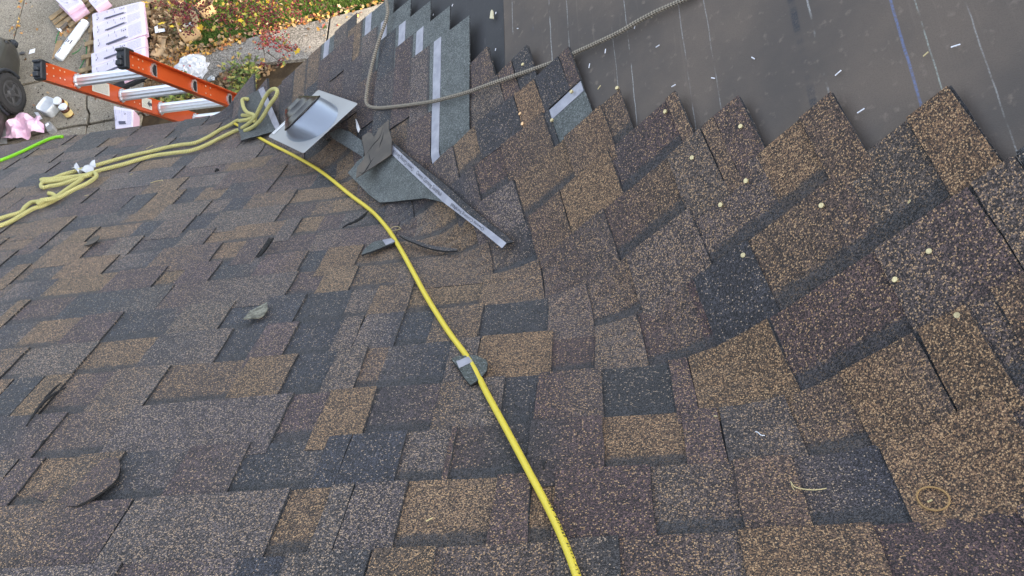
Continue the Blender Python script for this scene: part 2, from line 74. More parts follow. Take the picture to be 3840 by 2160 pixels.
YLEAF = [[[-4.246, 8.107, -6.5], 0.06], [[-4.082, 8.088, -6.5], 0.05], [[-4.658, 8.064, -6.5], 0.07], [[-4.654, 8.176, -6.5], 0.05], [[-4.578, 8.003, -6.5], 0.06], [[-4.549, 8.065, -6.5], 0.05], [[-4.39, 8.103, -6.5], 0.04], [[-4.431, 8.142, -6.5], 0.04], [[-5.247, 7.95, -6.5], 0.05], [[-5.282, 7.943, -6.5], 0.05], [[-5.671, 8.051, -6.5], 0.04], [[-5.055, 7.891, -6.5], 0.04], [[-3.883, 7.309, -6.5], 0.05], [[-4.635, 7.88, -6.5], 0.05], [[-4.699, 7.959, -6.5], 0.05], [[-4.2, 8.179, -6.5], 0.05], [[-4.35, 8.231, -6.5], 0.05], [[-4.506, 8.012, -6.5], 0.05], [[-4.475, 8.21, -6.5], 0.05], [[-4.794, 8.272, -6.5], 0.04], [[-4.06, 8.039, -6.5], 0.04], [[-5.814, 8.124, -6.5], 0.04], [[-6.115, 8.53, -6.5], 0.07], [[-5.963, 8.43, -6.5], 0.05]]
UNDER_FLASH = [[-0.9397, 0.8912], [-0.8803, 0.9205], [-0.826, 0.9799], [-0.7668, 1.073], [-0.7593, 1.1294], [-0.7668, 1.1456], [-0.8385, 1.0449], [-0.9183, 0.9342]]
UNDER_ROPE = [[-1.5635, 0.17], [-1.5026, 0.1781], [-1.4092, 0.2305], [-1.2918, 0.5179], [-1.2772, 0.5479], [-1.2939, 0.5843], [-1.3622, 0.5555], [-1.4382, 0.5463], [-1.4734, 0.5691], [-1.5486, 0.3866], [-1.5814, 0.2129]]
UNDER_ROPE_TAPE = [[-1.4092, 0.2293], [-1.3697, 0.2477], [-1.2515, 0.576], [-1.2832, 0.5778]]
FELT3 = [[-0.6869, 1.5791, -0.8832], [-0.6876, 1.5473, -0.8835], [-0.6757, 1.504, -0.8775], [-0.6743, 1.4539, -0.8769], [-0.739, 1.4396, -0.9092], [-0.8048, 1.432, -0.9421], [-0.8085, 1.4503, -0.944], [-0.8062, 1.4714, -0.9428], [-0.7808, 1.4891, -0.9301], [-0.7786, 1.503, -0.929], [-0.7898, 1.5616, -0.9346], [-0.7888, 1.5764, -0.9341], [-0.7693, 1.5799, -0.9244], [-0.7549, 1.5698, -0.9172], [-0.7439, 1.5498, -0.9117], [-0.73, 1.5749, -0.9047]]
FELTN = [-0.44721359549995787, 0.0, 0.8944271909999157]

PITCH = 0.62916864; CP, SP, TP = math.cos(PITCH), math.sin(PITCH), math.tan(PITCH)
XR = 0.63484; GZ = -9.3
EXP = 0.143

# the roof: two slopes meeting in a softly folded valley; (x, s) = unrolled metres along a course and up the slope from the eave, n = height above
NV = math.sqrt(1+1/CP**2)
M2 = (1/NV, 1/CP/NV); N2 = (1/CP/NV, -1/NV)
O2 = (XR, 2.45/CP)
V3 = Vector((1, -1, TP)).normalized()
EX, ES = Vector((1,0,0)), Vector((0,-CP,SP))
DL = (EX*N2[0]+ES*N2[1]).normalized(); NL3 = Vector((0,SP,CP)); NR3 = Vector((-SP,0,CP))
PHI = math.acos(NL3.dot(NR3)); RF = 0.17; AF = RF*PHI/2; TF = RF*math.tan(PHI/2)
ORG = Vector((XR, 0, 0))
def Ffull(x, s, n=0.0):
    rx, rs = x-O2[0], s-O2[1]
    l = rx*M2[0]+rs*M2[1]; d = rx*N2[0]+rs*N2[1]
    if d <= -AF: a, b, th = d+AF-TF, 0.0, 0.0
    elif d >= AF:
        th = PHI; a = -TF+RF*math.sin(th)+(d-AF)*math.cos(th); b = RF*(1-math.cos(th))+(d-AF)*math.sin(th)
    else:
        th = PHI*(d+AF)/(2*AF); a = -TF+RF*math.sin(th); b = RF*(1-math.cos(th))
    nrm = NL3*math.cos(th)-DL*math.sin(th)
    return ORG+V3*l+DL*a+NL3*b+nrm*n, nrm
def F(x, s, n=0.0): return Ffull(x, s, n)[0]
def valley_d(x, s): return (x-O2[0])*N2[0]+(s-O2[1])*N2[1]
def from_right(a, w):
    d = (-a/CP+w)/NV; l = (a+w/CP)/NV
    return O2[0]+l*M2[0]+d*N2[0], O2[1]+l*M2[1]+d*N2[1]
def w_of(x, s):
    rx, rs = x-O2[0], s-O2[1]
    l = rx*M2[0]+rs*M2[1]; d = rx*N2[0]+rs*N2[1]
    return (l/CP+d)/NV
def sstep(a, b, x):
    t = min(1, max(0, (x-a)/(b-a))); return t*t*(3-2*t)
def wav(x, k):
    return math.sin(x*9.1+k*2.3)*.5+math.sin(x*17.3+k*5.1)*.3+math.sin(x*31+k*1.7)*.2

# ------------------------------------------------------------------ node helpers
class NT:
    def __init__(s, name):
        s.m = bpy.data.materials.new(name); s.m.use_nodes = True; s.t = s.m.node_tree; s.t.nodes.clear()
        s.b = s.t.nodes.new('ShaderNodeBsdfPrincipled'); o = s.t.nodes.new('ShaderNodeOutputMaterial'); s.t.links.new(s.b.outputs[0], o.inputs[0])
    def n(s, t, **k):
        x = s.t.nodes.new(t)
        for a, v in k.items(): setattr(x, a, v)
        return x
    def set(s, inp, v):
        if hasattr(v, 'is_linked') or isinstance(v, bpy.types.NodeSocket): s.t.links.new(v, inp)
        else:
            if isinstance(v, tuple) and len(v) == 3 and inp.type == 'RGBA': v = v+(1,)
            inp.default_value = v
    def math(s, op, a, b=0.0, c=None, clamp=False):
        x = s.n('ShaderNodeMath', operation=op, use_clamp=clamp); s.set(x.inputs[0], a); s.set(x.inputs[1], b)
        if c is not None: s.set(x.inputs[2], c)
        return x.outputs[0]
    def mix(s, f, a, b, bt='MIX'):
        x = s.n('ShaderNodeMix', data_type='RGBA', blend_type=bt); s.set(x.inputs[0], f); s.set(x.inputs[6], a); s.set(x.inputs[7], b); return x.outputs[2]
    def noise(s, vec, sc, det=3.0, rough=.55, col=False):
        x = s.n('ShaderNodeTexNoise'); s.set(x.inputs['Vector'], vec); x.inputs['Scale'].default_value = sc; x.inputs['Detail'].default_value = det; x.inputs['Roughness'].default_value = rough
        return x.outputs[1 if col else 0]
    def vor(s, vec, sc, f='F1', dim='3D'):
        x = s.n('ShaderNodeTexVoronoi', feature=f, voronoi_dimensions=dim); s.set(x.inputs['Vector'], vec); x.inputs['Scale'].default_value = sc; return x
    def ss(s, v, a, b, lo=0.0, hi=1.0):
        x = s.n('ShaderNodeMapRange', interpolation_type='SMOOTHSTEP'); s.set(x.inputs[0], v)
        x.inputs[1].default_value = a; x.inputs[2].default_value = b; x.inputs[3].default_value = lo; x.inputs[4].default_value = hi; return x.outputs[0]
    def uv(s): return s.n('ShaderNodeTexCoord').outputs['UV']
    def obj(s): return s.n('ShaderNodeTexCoord').outputs['Object']
    def geo(s): return s.n('ShaderNodeNewGeometry').outputs['Position']
    def attr(s, name):
        x = s.n('ShaderNodeAttribute', attribute_name=name); return x
    def sep(s, v):
        x = s.n('ShaderNodeSeparateXYZ'); s.set(x.inputs[0], v); return x.outputs
    def bump(s, h, st=.5, dist=.001):
        x = s.n('ShaderNodeBump'); x.inputs['Strength'].default_value = st; x.inputs['Distance'].default_value = dist; s.set(x.inputs['Height'], h)
        s.t.links.new(x.outputs[0], s.b.inputs['Normal'])
    def out(s, col=None, rough=None, metal=None, spec=None):
        if col is not None: s.set(s.b.inputs['Base Color'], col)
        if rough is not None: s.set(s.b.inputs['Roughness'], rough)
        if metal is not None: s.set(s.b.inputs['Metallic'], metal)
        if spec is not None: s.set(s.b.inputs['Specular IOR Level'], spec)
        return s.m
def plain(name, col, rough=.6, metal=0.0, var=.12, sc=8.0, spec=.4, bump=0.0, bsc=60, bd=.001, trans=0.0, use_obj=False):
    g = NT(name); v = g.geo()
    nz = g.noise(v, sc, 4)
    c = g.mix(g.ss(nz, .3, .7), tuple(x*(1-var) for x in col), tuple(min(1, x*(1+var)) for x in col))
    g.out(c, rough, metal, spec)
    if bump: g.bump(g.noise(v, bsc, 3), bump, bd)
    if trans: g.b.inputs['Transmission Weight'].default_value = trans
    return g.m

def granules(name, headlap=False):
    g = NT(name); uv = g.uv(); at = g.attr('tone'); tone = at.outputs['Color']; t = at.outputs['Alpha']
    wob = g.noise(uv, 160, 2, col=True)
    uvw = g.mix(.0025, uv, wob, 'ADD')
    v1 = g.vor(uvw, 580, dim='2D'); v2 = g.vor(uvw, 370, dim='2D')
    r = g.sep(v1.outputs['Color']); r2 = g.sep(v2.outputs['Color'])
    med = g.ss(g.noise(uv, 26, 3), .3, .7, .82, 1.16)
    big = g.ss(g.noise(uv, 5, 3), .3, .7, .90, 1.10)
    if not headlap:
        f = g.ss(r[0], .05, .98, .22, 1.80)
        base = g.mix(1.0, tone, g.math('MULTIPLY', g.math('MULTIPLY', f, med), big), 'MULTIPLY')
        lum = g.n('ShaderNodeRGBToBW'); g.set(lum.inputs[0], tone)
        thr = g.ss(lum.outputs[0], .040, .090, .91, .62)
        lt = g.math('MULTIPLY', g.math('GREATER_THAN', r2[0], thr), g.math('LESS_THAN', v2.outputs['Distance'], .46))
        tan = g.mix(r2[1], (.40, .235, .115), (.60, .40, .22))
        rgb = g.n('ShaderNodeSeparateColor'); g.set(rgb.inputs[0], tone)
        warm = g.math('SUBTRACT', 1.0, g.math('DIVIDE', rgb.outputs[2], rgb.outputs[0]))
        tan = g.mix(g.ss(warm, .05, .42), g.mix(.45, tan, (.36, .35, .34)), tan)
        c = g.mix(g.math('MULTIPLY', lt, .85), base, tan)
        dk = g.math('GREATER_THAN', r[1], .70)
        c = g.mix(g.math('MULTIPLY', dk, .75), c, (.013, .013, .016))
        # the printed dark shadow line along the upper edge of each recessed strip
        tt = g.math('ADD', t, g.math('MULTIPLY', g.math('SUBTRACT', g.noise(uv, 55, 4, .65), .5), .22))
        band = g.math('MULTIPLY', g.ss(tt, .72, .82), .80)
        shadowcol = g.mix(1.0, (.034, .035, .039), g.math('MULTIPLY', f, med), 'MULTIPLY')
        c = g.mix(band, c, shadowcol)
        # pale mineral scuffs
        sc = g.math('MULTIPLY', g.ss(g.noise(uv, 3.1, 5, .7), .65, .75), g.ss(g.noise(uv, 38, 3), .54, .66))
        c = g.mix(g.math('MULTIPLY', sc, .42), c, (.30, .31, .33))
    else:
        f = g.ss(r[0], .1, .95, .55, 1.5)
        c = g.mix(1.0, tone, g.math('MULTIPLY', g.math('MULTIPLY', f, med), big), 'MULTIPLY')
        lt = g.math('GREATER_THAN', r2[0], .9)
        c = g.mix(g.math('MULTIPLY', lt, .35), c, (.36, .40, .40))
    h = g.math('SUBTRACT', 1.0, v1.outputs['Distance'])
    h = g.math('ADD', h, g.math('MULTIPLY', r[2], .6))
    g.bump(h, .75, .0012)
    g.b.inputs['Sheen Weight'].default_value = .15; g.b.inputs['Sheen Roughness'].default_value = .45; g.b.inputs['Sheen Tint'].default_value = (.9, .95, 1, 1)
    return g.out(c, .80, spec=.42)

MAT = {}
MAT['shingle'] = granules('roof_granules'); MAT['headlap'] = granules('headlap_granules', True)
MAT['asphalt_edge'] = plain('cut_asphalt', (.016, .017, .019), .8, bump=.5, bsc=300, bd=.001)
def felt_mat(name, base, dark, lines):
    g = NT(name); uv = g.uv(); x, s, _ = g.sep(uv)
    n1 = g.noise(uv, 3, 5, .6); n2 = g.noise(uv, 45, 3); n3 = g.noise(uv, 400, 2)
    c = g.mix(g.ss(n1, .32, .68), dark, base)
    c = g.mix(g.ss(n2, .58, .76, 0, .5), c, tuple(v*1.7 for v in base))
    c = g.mix(g.ss(n3, .4, .7, 0, .3), c, tuple(v*.6 for v in base))
    st = g.n('ShaderNodeMapping'); g.set(st.inputs[0], uv); st.inputs['Scale'].default_value = (2.2, 60, 1)
    c = g.mix(g.ss(g.noise(st.outputs[0], 1.0, 4), .60, .75, 0, .20), c, tuple(v*1.8 for v in base))
    for i, (w0, wid, col, st_, dirty) in enumerate(lines):
        wob = g.math('MULTIPLY', g.math('SUBTRACT', g.noise(uv, 14+i, 2), .5), .004)
        dd = g.math('ABSOLUTE', g.math('SUBTRACT', g.math('ADD', s, wob), w0))
        mp = g.n('ShaderNodeMapping'); g.set(mp.inputs[0], uv); mp.inputs['Location'].default_value = (i*3.7, i*1.3, 0); mp.inputs['Scale'].default_value = (5, .4, 1)
        br = g.ss(g.noise(mp.outputs[0], 1.6, 4, .7), dirty, dirty+.16)
        gr = g.ss(g.noise(uv, 260, 2), .35, .6, .35, 1)
        msk = g.math('MULTIPLY', g.math('MULTIPLY', g.ss(dd, wid*.35, wid, 1, 0), br), g.math('MULTIPLY', gr, st_))
        c = g.mix(msk, c, col)
    g.bump(g.math('ADD', n3, g.math('MULTIPLY', n2, 2)), .35, .0012)
    return g.out(c, .82, spec=.3)
CH = (.40, .41, .41)
LN = [(-.802,.0016,CH,.45,.42),(-.617,.0017,CH,.55,.42),(-.554,.0017,CH,.5,.43),(-.2028,.0033,(.14,.20,.40),.6,.28),(-.1665,.0018,(.38,.44,.41),.6,.41),(-.0963,.0017,CH,.5,.44),
      (-1.136,.0018,CH,.6,.42),(-.998,.0022,CH,.7,.36),(-.938,.0018,CH,.7,.40),(-.342,.0026,CH,.7,.46),(-.759,.0016,CH,.7,.42),(-1.06,.003,(.10,.14,.24),.4,.5),(-.372,.010,(.035,.042,.055),.8,.40)]
MAT['felt'] = felt_mat('brown_felt', (.146, .120, .101), (.092, .082, .076), LN)
MAT['felt_dark'] = felt_mat('black_felt', (.062, .063, .067), (.048, .050, .054), [(-1.25,.003,(.2,.2,.2),.3,.5)])
def tape_mat():
    g = NT('woven_nailing_tape'); uv = g.uv()
    n1 = g.noise(uv, 30, 3); n2 = g.noise(uv, 120, 4, .7)
    c = g.mix(g.ss(n1, .3, .7), (.27, .28, .34), (.38, .39, .45))
    c = g.mix(g.ss(n2, .66, .74), c, (.85, .86, .9))
    ck = g.n('ShaderNodeTexChecker'); g.set(ck.inputs[0], uv); ck.inputs['Scale'].default_value = 500
    g.bump(g.math('ADD', n2, g.math('MULTIPLY', ck.outputs[1], .3)), .5, .001)
    return g.out(c, .42, spec=.5)
MAT['tape'] = tape_mat()
def rope_mat(name, c1, c2, a, b, rough=.75, amp=.0016, stripe=None):
    g = NT(name); uv = g.uv(); u, v, _ = g.sep(uv)
    p1 = g.math('SINE', g.math('ADD', g.math('MULTIPLY', u, a), g.math('MULTIPLY', v, b)))
    p2 = g.math('SINE', g.math('SUBTRACT', g.math('MULTIPLY', u, a), g.math('MULTIPLY', v, b)))
    h = g.math('MULTIPLY', p1, p2)
    fz = g.noise(g.geo(), 260, 3)
    f = g.ss(g.math('ADD', h, g.math('MULTIPLY', g.math('SUBTRACT', fz, .5), .8)), -.7, .7)
    c = g.mix(f, c2, c1)
    c = g.mix(g.ss(g.noise(g.geo(), 12, 3), .5, .75, 0, .35), c, tuple(x*.6 for x in c1))
    g.bump(g.math('ADD', h, g.math('MULTIPLY', fz, .5)), .9, amp)
    return g.out(c, rough, spec=.25)
MAT['yellow_rope'] = rope_mat('braided_yellow_rope', (.80, .76, .34), (.48, .43, .14), 520, 6)
MAT['grey_rope'] = rope_mat('braided_grey_rope', (.46, .41, .33), (.10, .09, .075), 420, 4)
def hose_mat(name, col, scuff):
    g = NT(name); uv = g.uv(); u, v, _ = g.sep(uv)
    mp = g.n('ShaderNodeMapping'); g.set(mp.inputs[0], uv); mp.inputs['Scale'].default_value = (14, 5, 1)
    sc = g.math('MULTIPLY', g.ss(g.noise(mp.outputs[0], 6, 4, .7), .57, .66), g.ss(g.noise(uv, 3.3, 2), .45, .62))
    c = g.mix(g.math('MULTIPLY', sc, .75), col, scuff)
    c = g.mix(g.ss(g.noise(uv, 5, 3), .4, .7, 0, .3), c, tuple(x*.72 for x in col))
    rib = g.math('SINE', g.math('MULTIPLY', u, 1900))
    g.bump(g.math('ADD', rib, g.noise(g.geo(), 300, 2)), .25, .0004)
    return g.out(c, .42, spec=.45)
MAT['air_hose'] = hose_mat('yellow_air_hose', (.74, .60, .06), (.09, .08, .05))
MAT['lime_hose'] = hose_mat('lime_hose', (.23, .62, .02), (.10, .2, .02))
MAT['hose_print'] = plain('black_hose_print', (.035, .033, .02), .7)
MAT['text_grey'] = plain('grey_print', (.055, .055, .07), .6)
MAT['nail'] = plain('galvanised_nail', (.52, .44, .25), .40, .6, .2, 300)
MAT['nail_bronze'] = plain('bronze_nail', (.62, .40, .22), .35, .75, .2, 300)
MAT['stick_white'] = plain('white_plastic_scrap', (.72, .74, .80), .4)
MAT['stick_cream'] = plain('cream_plastic_scrap', (.66, .60, .40), .5)
MAT['straw'] = plain('dry_straw', (.50, .42, .22), .7)
MAT['thread'] = plain('white_thread', (.75, .77, .82), .7)
MAT['rubber_ring'] = plain('tan_rubber', (.34, .21, .085), .55)
def metal_mat(name, col, rough, metal, sc=30):
    g = NT(name); v = g.geo(); n = g.noise(v, sc, 4)
    c = g.mix(g.ss(n, .3, .7), tuple(x*.93 for x in col), col)
    g.out(c, g.ss(g.noise(v, sc*4, 3), .3, .7, rough*.85, rough*1.2), metal); return g.m
MAT['flash_plate'] = plain('galvanised_plate', (.36, .37, .38), .5, .3, var=.04, sc=6)
MAT['flash_cone'] = plain('galvanised_cone', (.36, .41, .49), .34, .72, var=.04, sc=5)
MAT['collar'] = plain('black_rubber_collar', (.020, .019, .020), .25, 0, spec=.5, var=.05)
MAT['sticker'] = plain('white_sticker', (.78, .79, .81), .5)
def scrap_mat():
    g = NT('worn_felt_scrap'); v = g.geo(); n = g.noise(v, 14, 4)
    c = g.mix(g.ss(n, .35, .65), (.070, .062, .055), (.115, .097, .080))
    c = g.mix(g.ss(g.noise(v, 40, 4, .7), .68, .74, 0, .5), c, (.34, .33, .31))
    g.bump(g.noise(v, 90, 3), .4, .0015); return g.out(c, .62, spec=.4)
MAT['felt_scrap'] = scrap_mat()
def leafchip():
    g = NT('mossy_chip'); v = g.geo()
    c = g.mix(g.ss(g.noise(v, 90, 4, .7), .4, .6), (.10, .10, .08), (.25, .25, .20)); g.bump(g.noise(v, 120, 3), .6, .002); return g.out(c, .7)
MAT['chip'] = leafchip()
MAT['wrapper'] = plain('clear_white_wrapper', (.70, .72, .76), .25, trans=.25)
def fibre():
    g = NT('orange_fibreglass'); v = g.obj()
    c = g.mix(g.ss(g.noise(v, 6, 4), .35, .7), (.50, .070, .013), (.58, .092, .018))
    c = g.mix(g.ss(g.noise(v, 40, 5, .7), .66, .76, 0, .35), c, (.42, .09, .03))
    g.bump(g.noise(v, 150, 2), .12, .0006)
    return g.out(c, .36, spec=.5)
MAT['fibreglass'] = fibre()
MAT['aluminium'] = metal_mat('brushed_aluminium', (.74, .77, .80), .36, .75, 60)
MAT['black_plastic'] = plain('black_plastic', (.022, .026, .033), .42)
MAT['rivet'] = metal_mat('rivet_metal', (.75, .68, .58), .35, .8)
def label_mat():
    g = NT('printed_label'); uv = g.uv(); u, v, _ = g.sep(uv)
    ln = g.math('LESS_THAN', g.math('FRACT', g.math('MULTIPLY', v, 15)), .5)
    tx = g.math('GREATER_THAN', g.noise(g.n('ShaderNodeTexCoord').outputs['UV'], 60, 3), .47)
    mg = g.math('MULTIPLY', g.math('MULTIPLY', g.ss(u, .06, .09), g.ss(u, .9, .94, 1, 0)), g.math('MULTIPLY', g.ss(v, .06, .1), g.ss(v, .9, .94, 1, 0)))
    return g.out(g.mix(g.math('MULTIPLY', g.math('MULTIPLY', ln, tx), g.math('MULTIPLY', mg, .72)), (.70, .68, .60), (.12, .12, .11)), .5)
MAT['label'] = label_mat()
def concrete(name, a, b, agg, stain=(.10, .09, .075), sc=1.0):
    g = NT(name); v = g.geo()
    c = g.mix(g.ss(g.noise(v, 1.1*sc, 5, .6), .3, .7), a, b)
    vo = g.vor(v, 75*sc); r = g.sep(vo.outputs['Color'])
    c = g.mix(g.math('MULTIPLY', g.math('GREATER_THAN', r[0], .72), agg), c, tuple(min(1, x*1.7) for x in b))
    c = g.mix(g.math('MULTIPLY', g.math('LESS_THAN', r[0], .14), agg*1.2), c, tuple(x*.35 for x in a))
    c = g.mix(g.math('MULTIPLY', g.ss(g.noise(v, 4.2, 6, .72), .58, .74), .6), c, stain)
    sp = g.vor(v, 9.0); rs = g.sep(sp.outputs['Color'])
    c = g.mix(g.math('MULTIPLY', g.math('MULTIPLY', g.ss(sp.outputs['Distance'], .10, .2, 1, 0), g.math('GREATER_THAN', rs[1], .62)), .7), c, (.07, .06, .05))
    g.bump(g.math('ADD', g.noise(v, 60, 5, .7), vo.outputs['Distance']), .6, .006)
    return g.out(c, .9, spec=.2)
MAT['concrete'] = concrete('driveway_concrete', (.19, .168, .132), (.262, .235, .19), .4)
MAT['path'] = concrete('exposed_aggregate', (.145, .135, .12), (.215, .20, .18), .75)
MAT['kerb'] = concrete('path_end_concrete', (.22, .20, .17), (.30, .28, .235), .3)
def soil():
    g = NT('garden_soil'); v = g.geo()
    c = g.mix(g.ss(g.noise(v, 3, 6, .7), .35, .65), (.045, .033, .022), (.085, .062, .038))
    g.bump(g.noise(v, 30, 6, .7), .8, .02); return g.out(c, .95, spec=.1)
MAT['soil'] = soil()
MAT['lawn'] = plain('lawn_base', (.035, .065, .015), .95, var=.4, sc=3, spec=.1, bump=.8, bsc=30, bd=.02)
def vcol(name, rough=.7, trans=.0, spec=.25, sub=0.0):
    g = NT(name); at = g.attr('tone'); g.out(at.outputs['Color'], rough, spec=spec)
    if sub: g.b.inputs['Subsurface Weight'].default_value = sub
    return g.m
MAT['leafcol'] = vcol('leaf_colours', .65); MAT['grasscol'] = vcol('grass_colours', .7); MAT['berry'] = vcol('berry_colours', .35, spec=.5)
MAT['bark'] = plain('grey_bark', (.11, .085, .065), .85, var=.3, sc=20, bump=.7, bsc=70, bd=.004)
def card_mat():
    g = NT('corrugated_card'); v = g.geo()
    c = g.mix(g.ss(g.noise(v, 5, 4), .3, .7), (.36, .245, .135), (.46, .325, .19)); g.bump(g.noise(v, 25, 3), .2, .004); return g.out(c, .8, spec=.15)
MAT['card'] = card_mat()
def wrap_mat(name, col, pat):
    g = NT(name); v = g.geo()
    n = g.noise(v, 2.5, 4)
    c = g.mix(g.ss(n, .3, .7), tuple(x*.93 for x in col), col)
    if pat:
        uv = g.uv(); u, vv, _ = g.sep(uv)
        vo = g.vor(uv, 34, dim='2D'); r = g.sep(vo.outputs['Color'])
        bk = g.n('ShaderNodeTexBrick'); g.set(bk.inputs[0], uv); bk.inputs['Scale'].default_value = 9; bk.inputs['Mortar Size'].default_value = .014
        bk.inputs['Color1'].default_value = (0,0,0,1); bk.inputs['Color2'].default_value = (.25,.25,.25,1); bk.inputs['Mortar'].default_value = (1,1,1,1)
        a1 = g.math('MULTIPLY', g.ss(u, .05, .12), g.ss(u, .62, .66, 1, 0)); a2 = g.math('MULTIPLY', g.ss(u, .66, .69), g.ss(u, .90, .95, 1, 0))
        inv = g.math('MULTIPLY', g.ss(vv, .10, .16), g.ss(vv, .86, .9, 1, 0))
        m1 = g.math('MULTIPLY', g.math('MULTIPLY', bk.outputs[0], a1), .65)
        m2 = g.math('MULTIPLY', g.math('MULTIPLY', g.math('GREATER_THAN', g.noise(uv, 55, 3), .51), a2), .65)
        c = g.mix(g.math('MULTIPLY', g.math('ADD', m1, m2), inv), c, (.22, .21, .30))
    g.bump(g.noise(v, 14, 4, .6), .35, .012)
    return g.out(c, .38, spec=.45)
MAT['wrap_white'] = wrap_mat('white_bundle_wrap', (.60, .565, .68), True)
MAT['wrap_pink'] = wrap_mat('pink_bundle_wrap', (.60, .42, .53), False)
MAT['ink'] = plain('dark_wrap_ink', (.06, .06, .10), .5)
MAT['wood'] = plain('pallet_wood', (.26, .19, .105), .8, var=.3, sc=9, bump=.5, bsc=40, bd=.004)
MAT['pink_film'] = plain('pink_plastic_film', (.80, .52, .64), .3, var=.12, sc=6, spec=.5)
MAT['white_plastic'] = plain('milky_plastic', (.66, .70, .74), .35, var=.06)
MAT['brown_glass'] = plain('brown_bottle', (.07, .022, .01), .2, spec=.6)
MAT['paper'] = plain('white_paper', (.78, .79, .82), .7, var=.05)
MAT['yellow_label'] = plain('yellow_label', (.62, .48, .20), .6)
MAT['red_print'] = plain('red_print', (.55, .03, .03), .5)
MAT['strap'] = plain('green_strap', (.03, .17, .05), .4)
MAT['foam'] = plain('grey_foam', (.25, .25, .25), .9, bump=.5, bsc=90, bd=.003)
MAT['tyre'] = plain('tyre_rubber', (.020, .020, .021), .85, bump=.6, bsc=50, bd=.01)
MAT['wheel_rim'] = plain('dull_steel_rim', (.055, .056, .06), .5, .3)
MAT['car_paint'] = plain('dark_grey_car_paint', (.042, .041, .036), .35, .3, var=.15, sc=4, spec=.5)
MAT['car_glass'] = plain('car_glass', (.02, .022, .025), .08, spec=.7)
MAT['sheet'] = plain('ribbed_clear_sheet', (.55, .56, .57), .35, var=.08, trans=.3)
MAT['siding'] = plain('cream_siding', (.52, .49, .42), .6)
MAT['trim'] = plain('white_trim', (.68, .68, .66), .5)
MAT['deck'] = plain('roof_sheathing', (.05, .048, .046), .9)
MAT['window'] = plain('window_glass', (.03, .035, .04), .06, spec=.8)
MAT['stone'] = plain('dark_stone', (.08, .08, .085), .8)

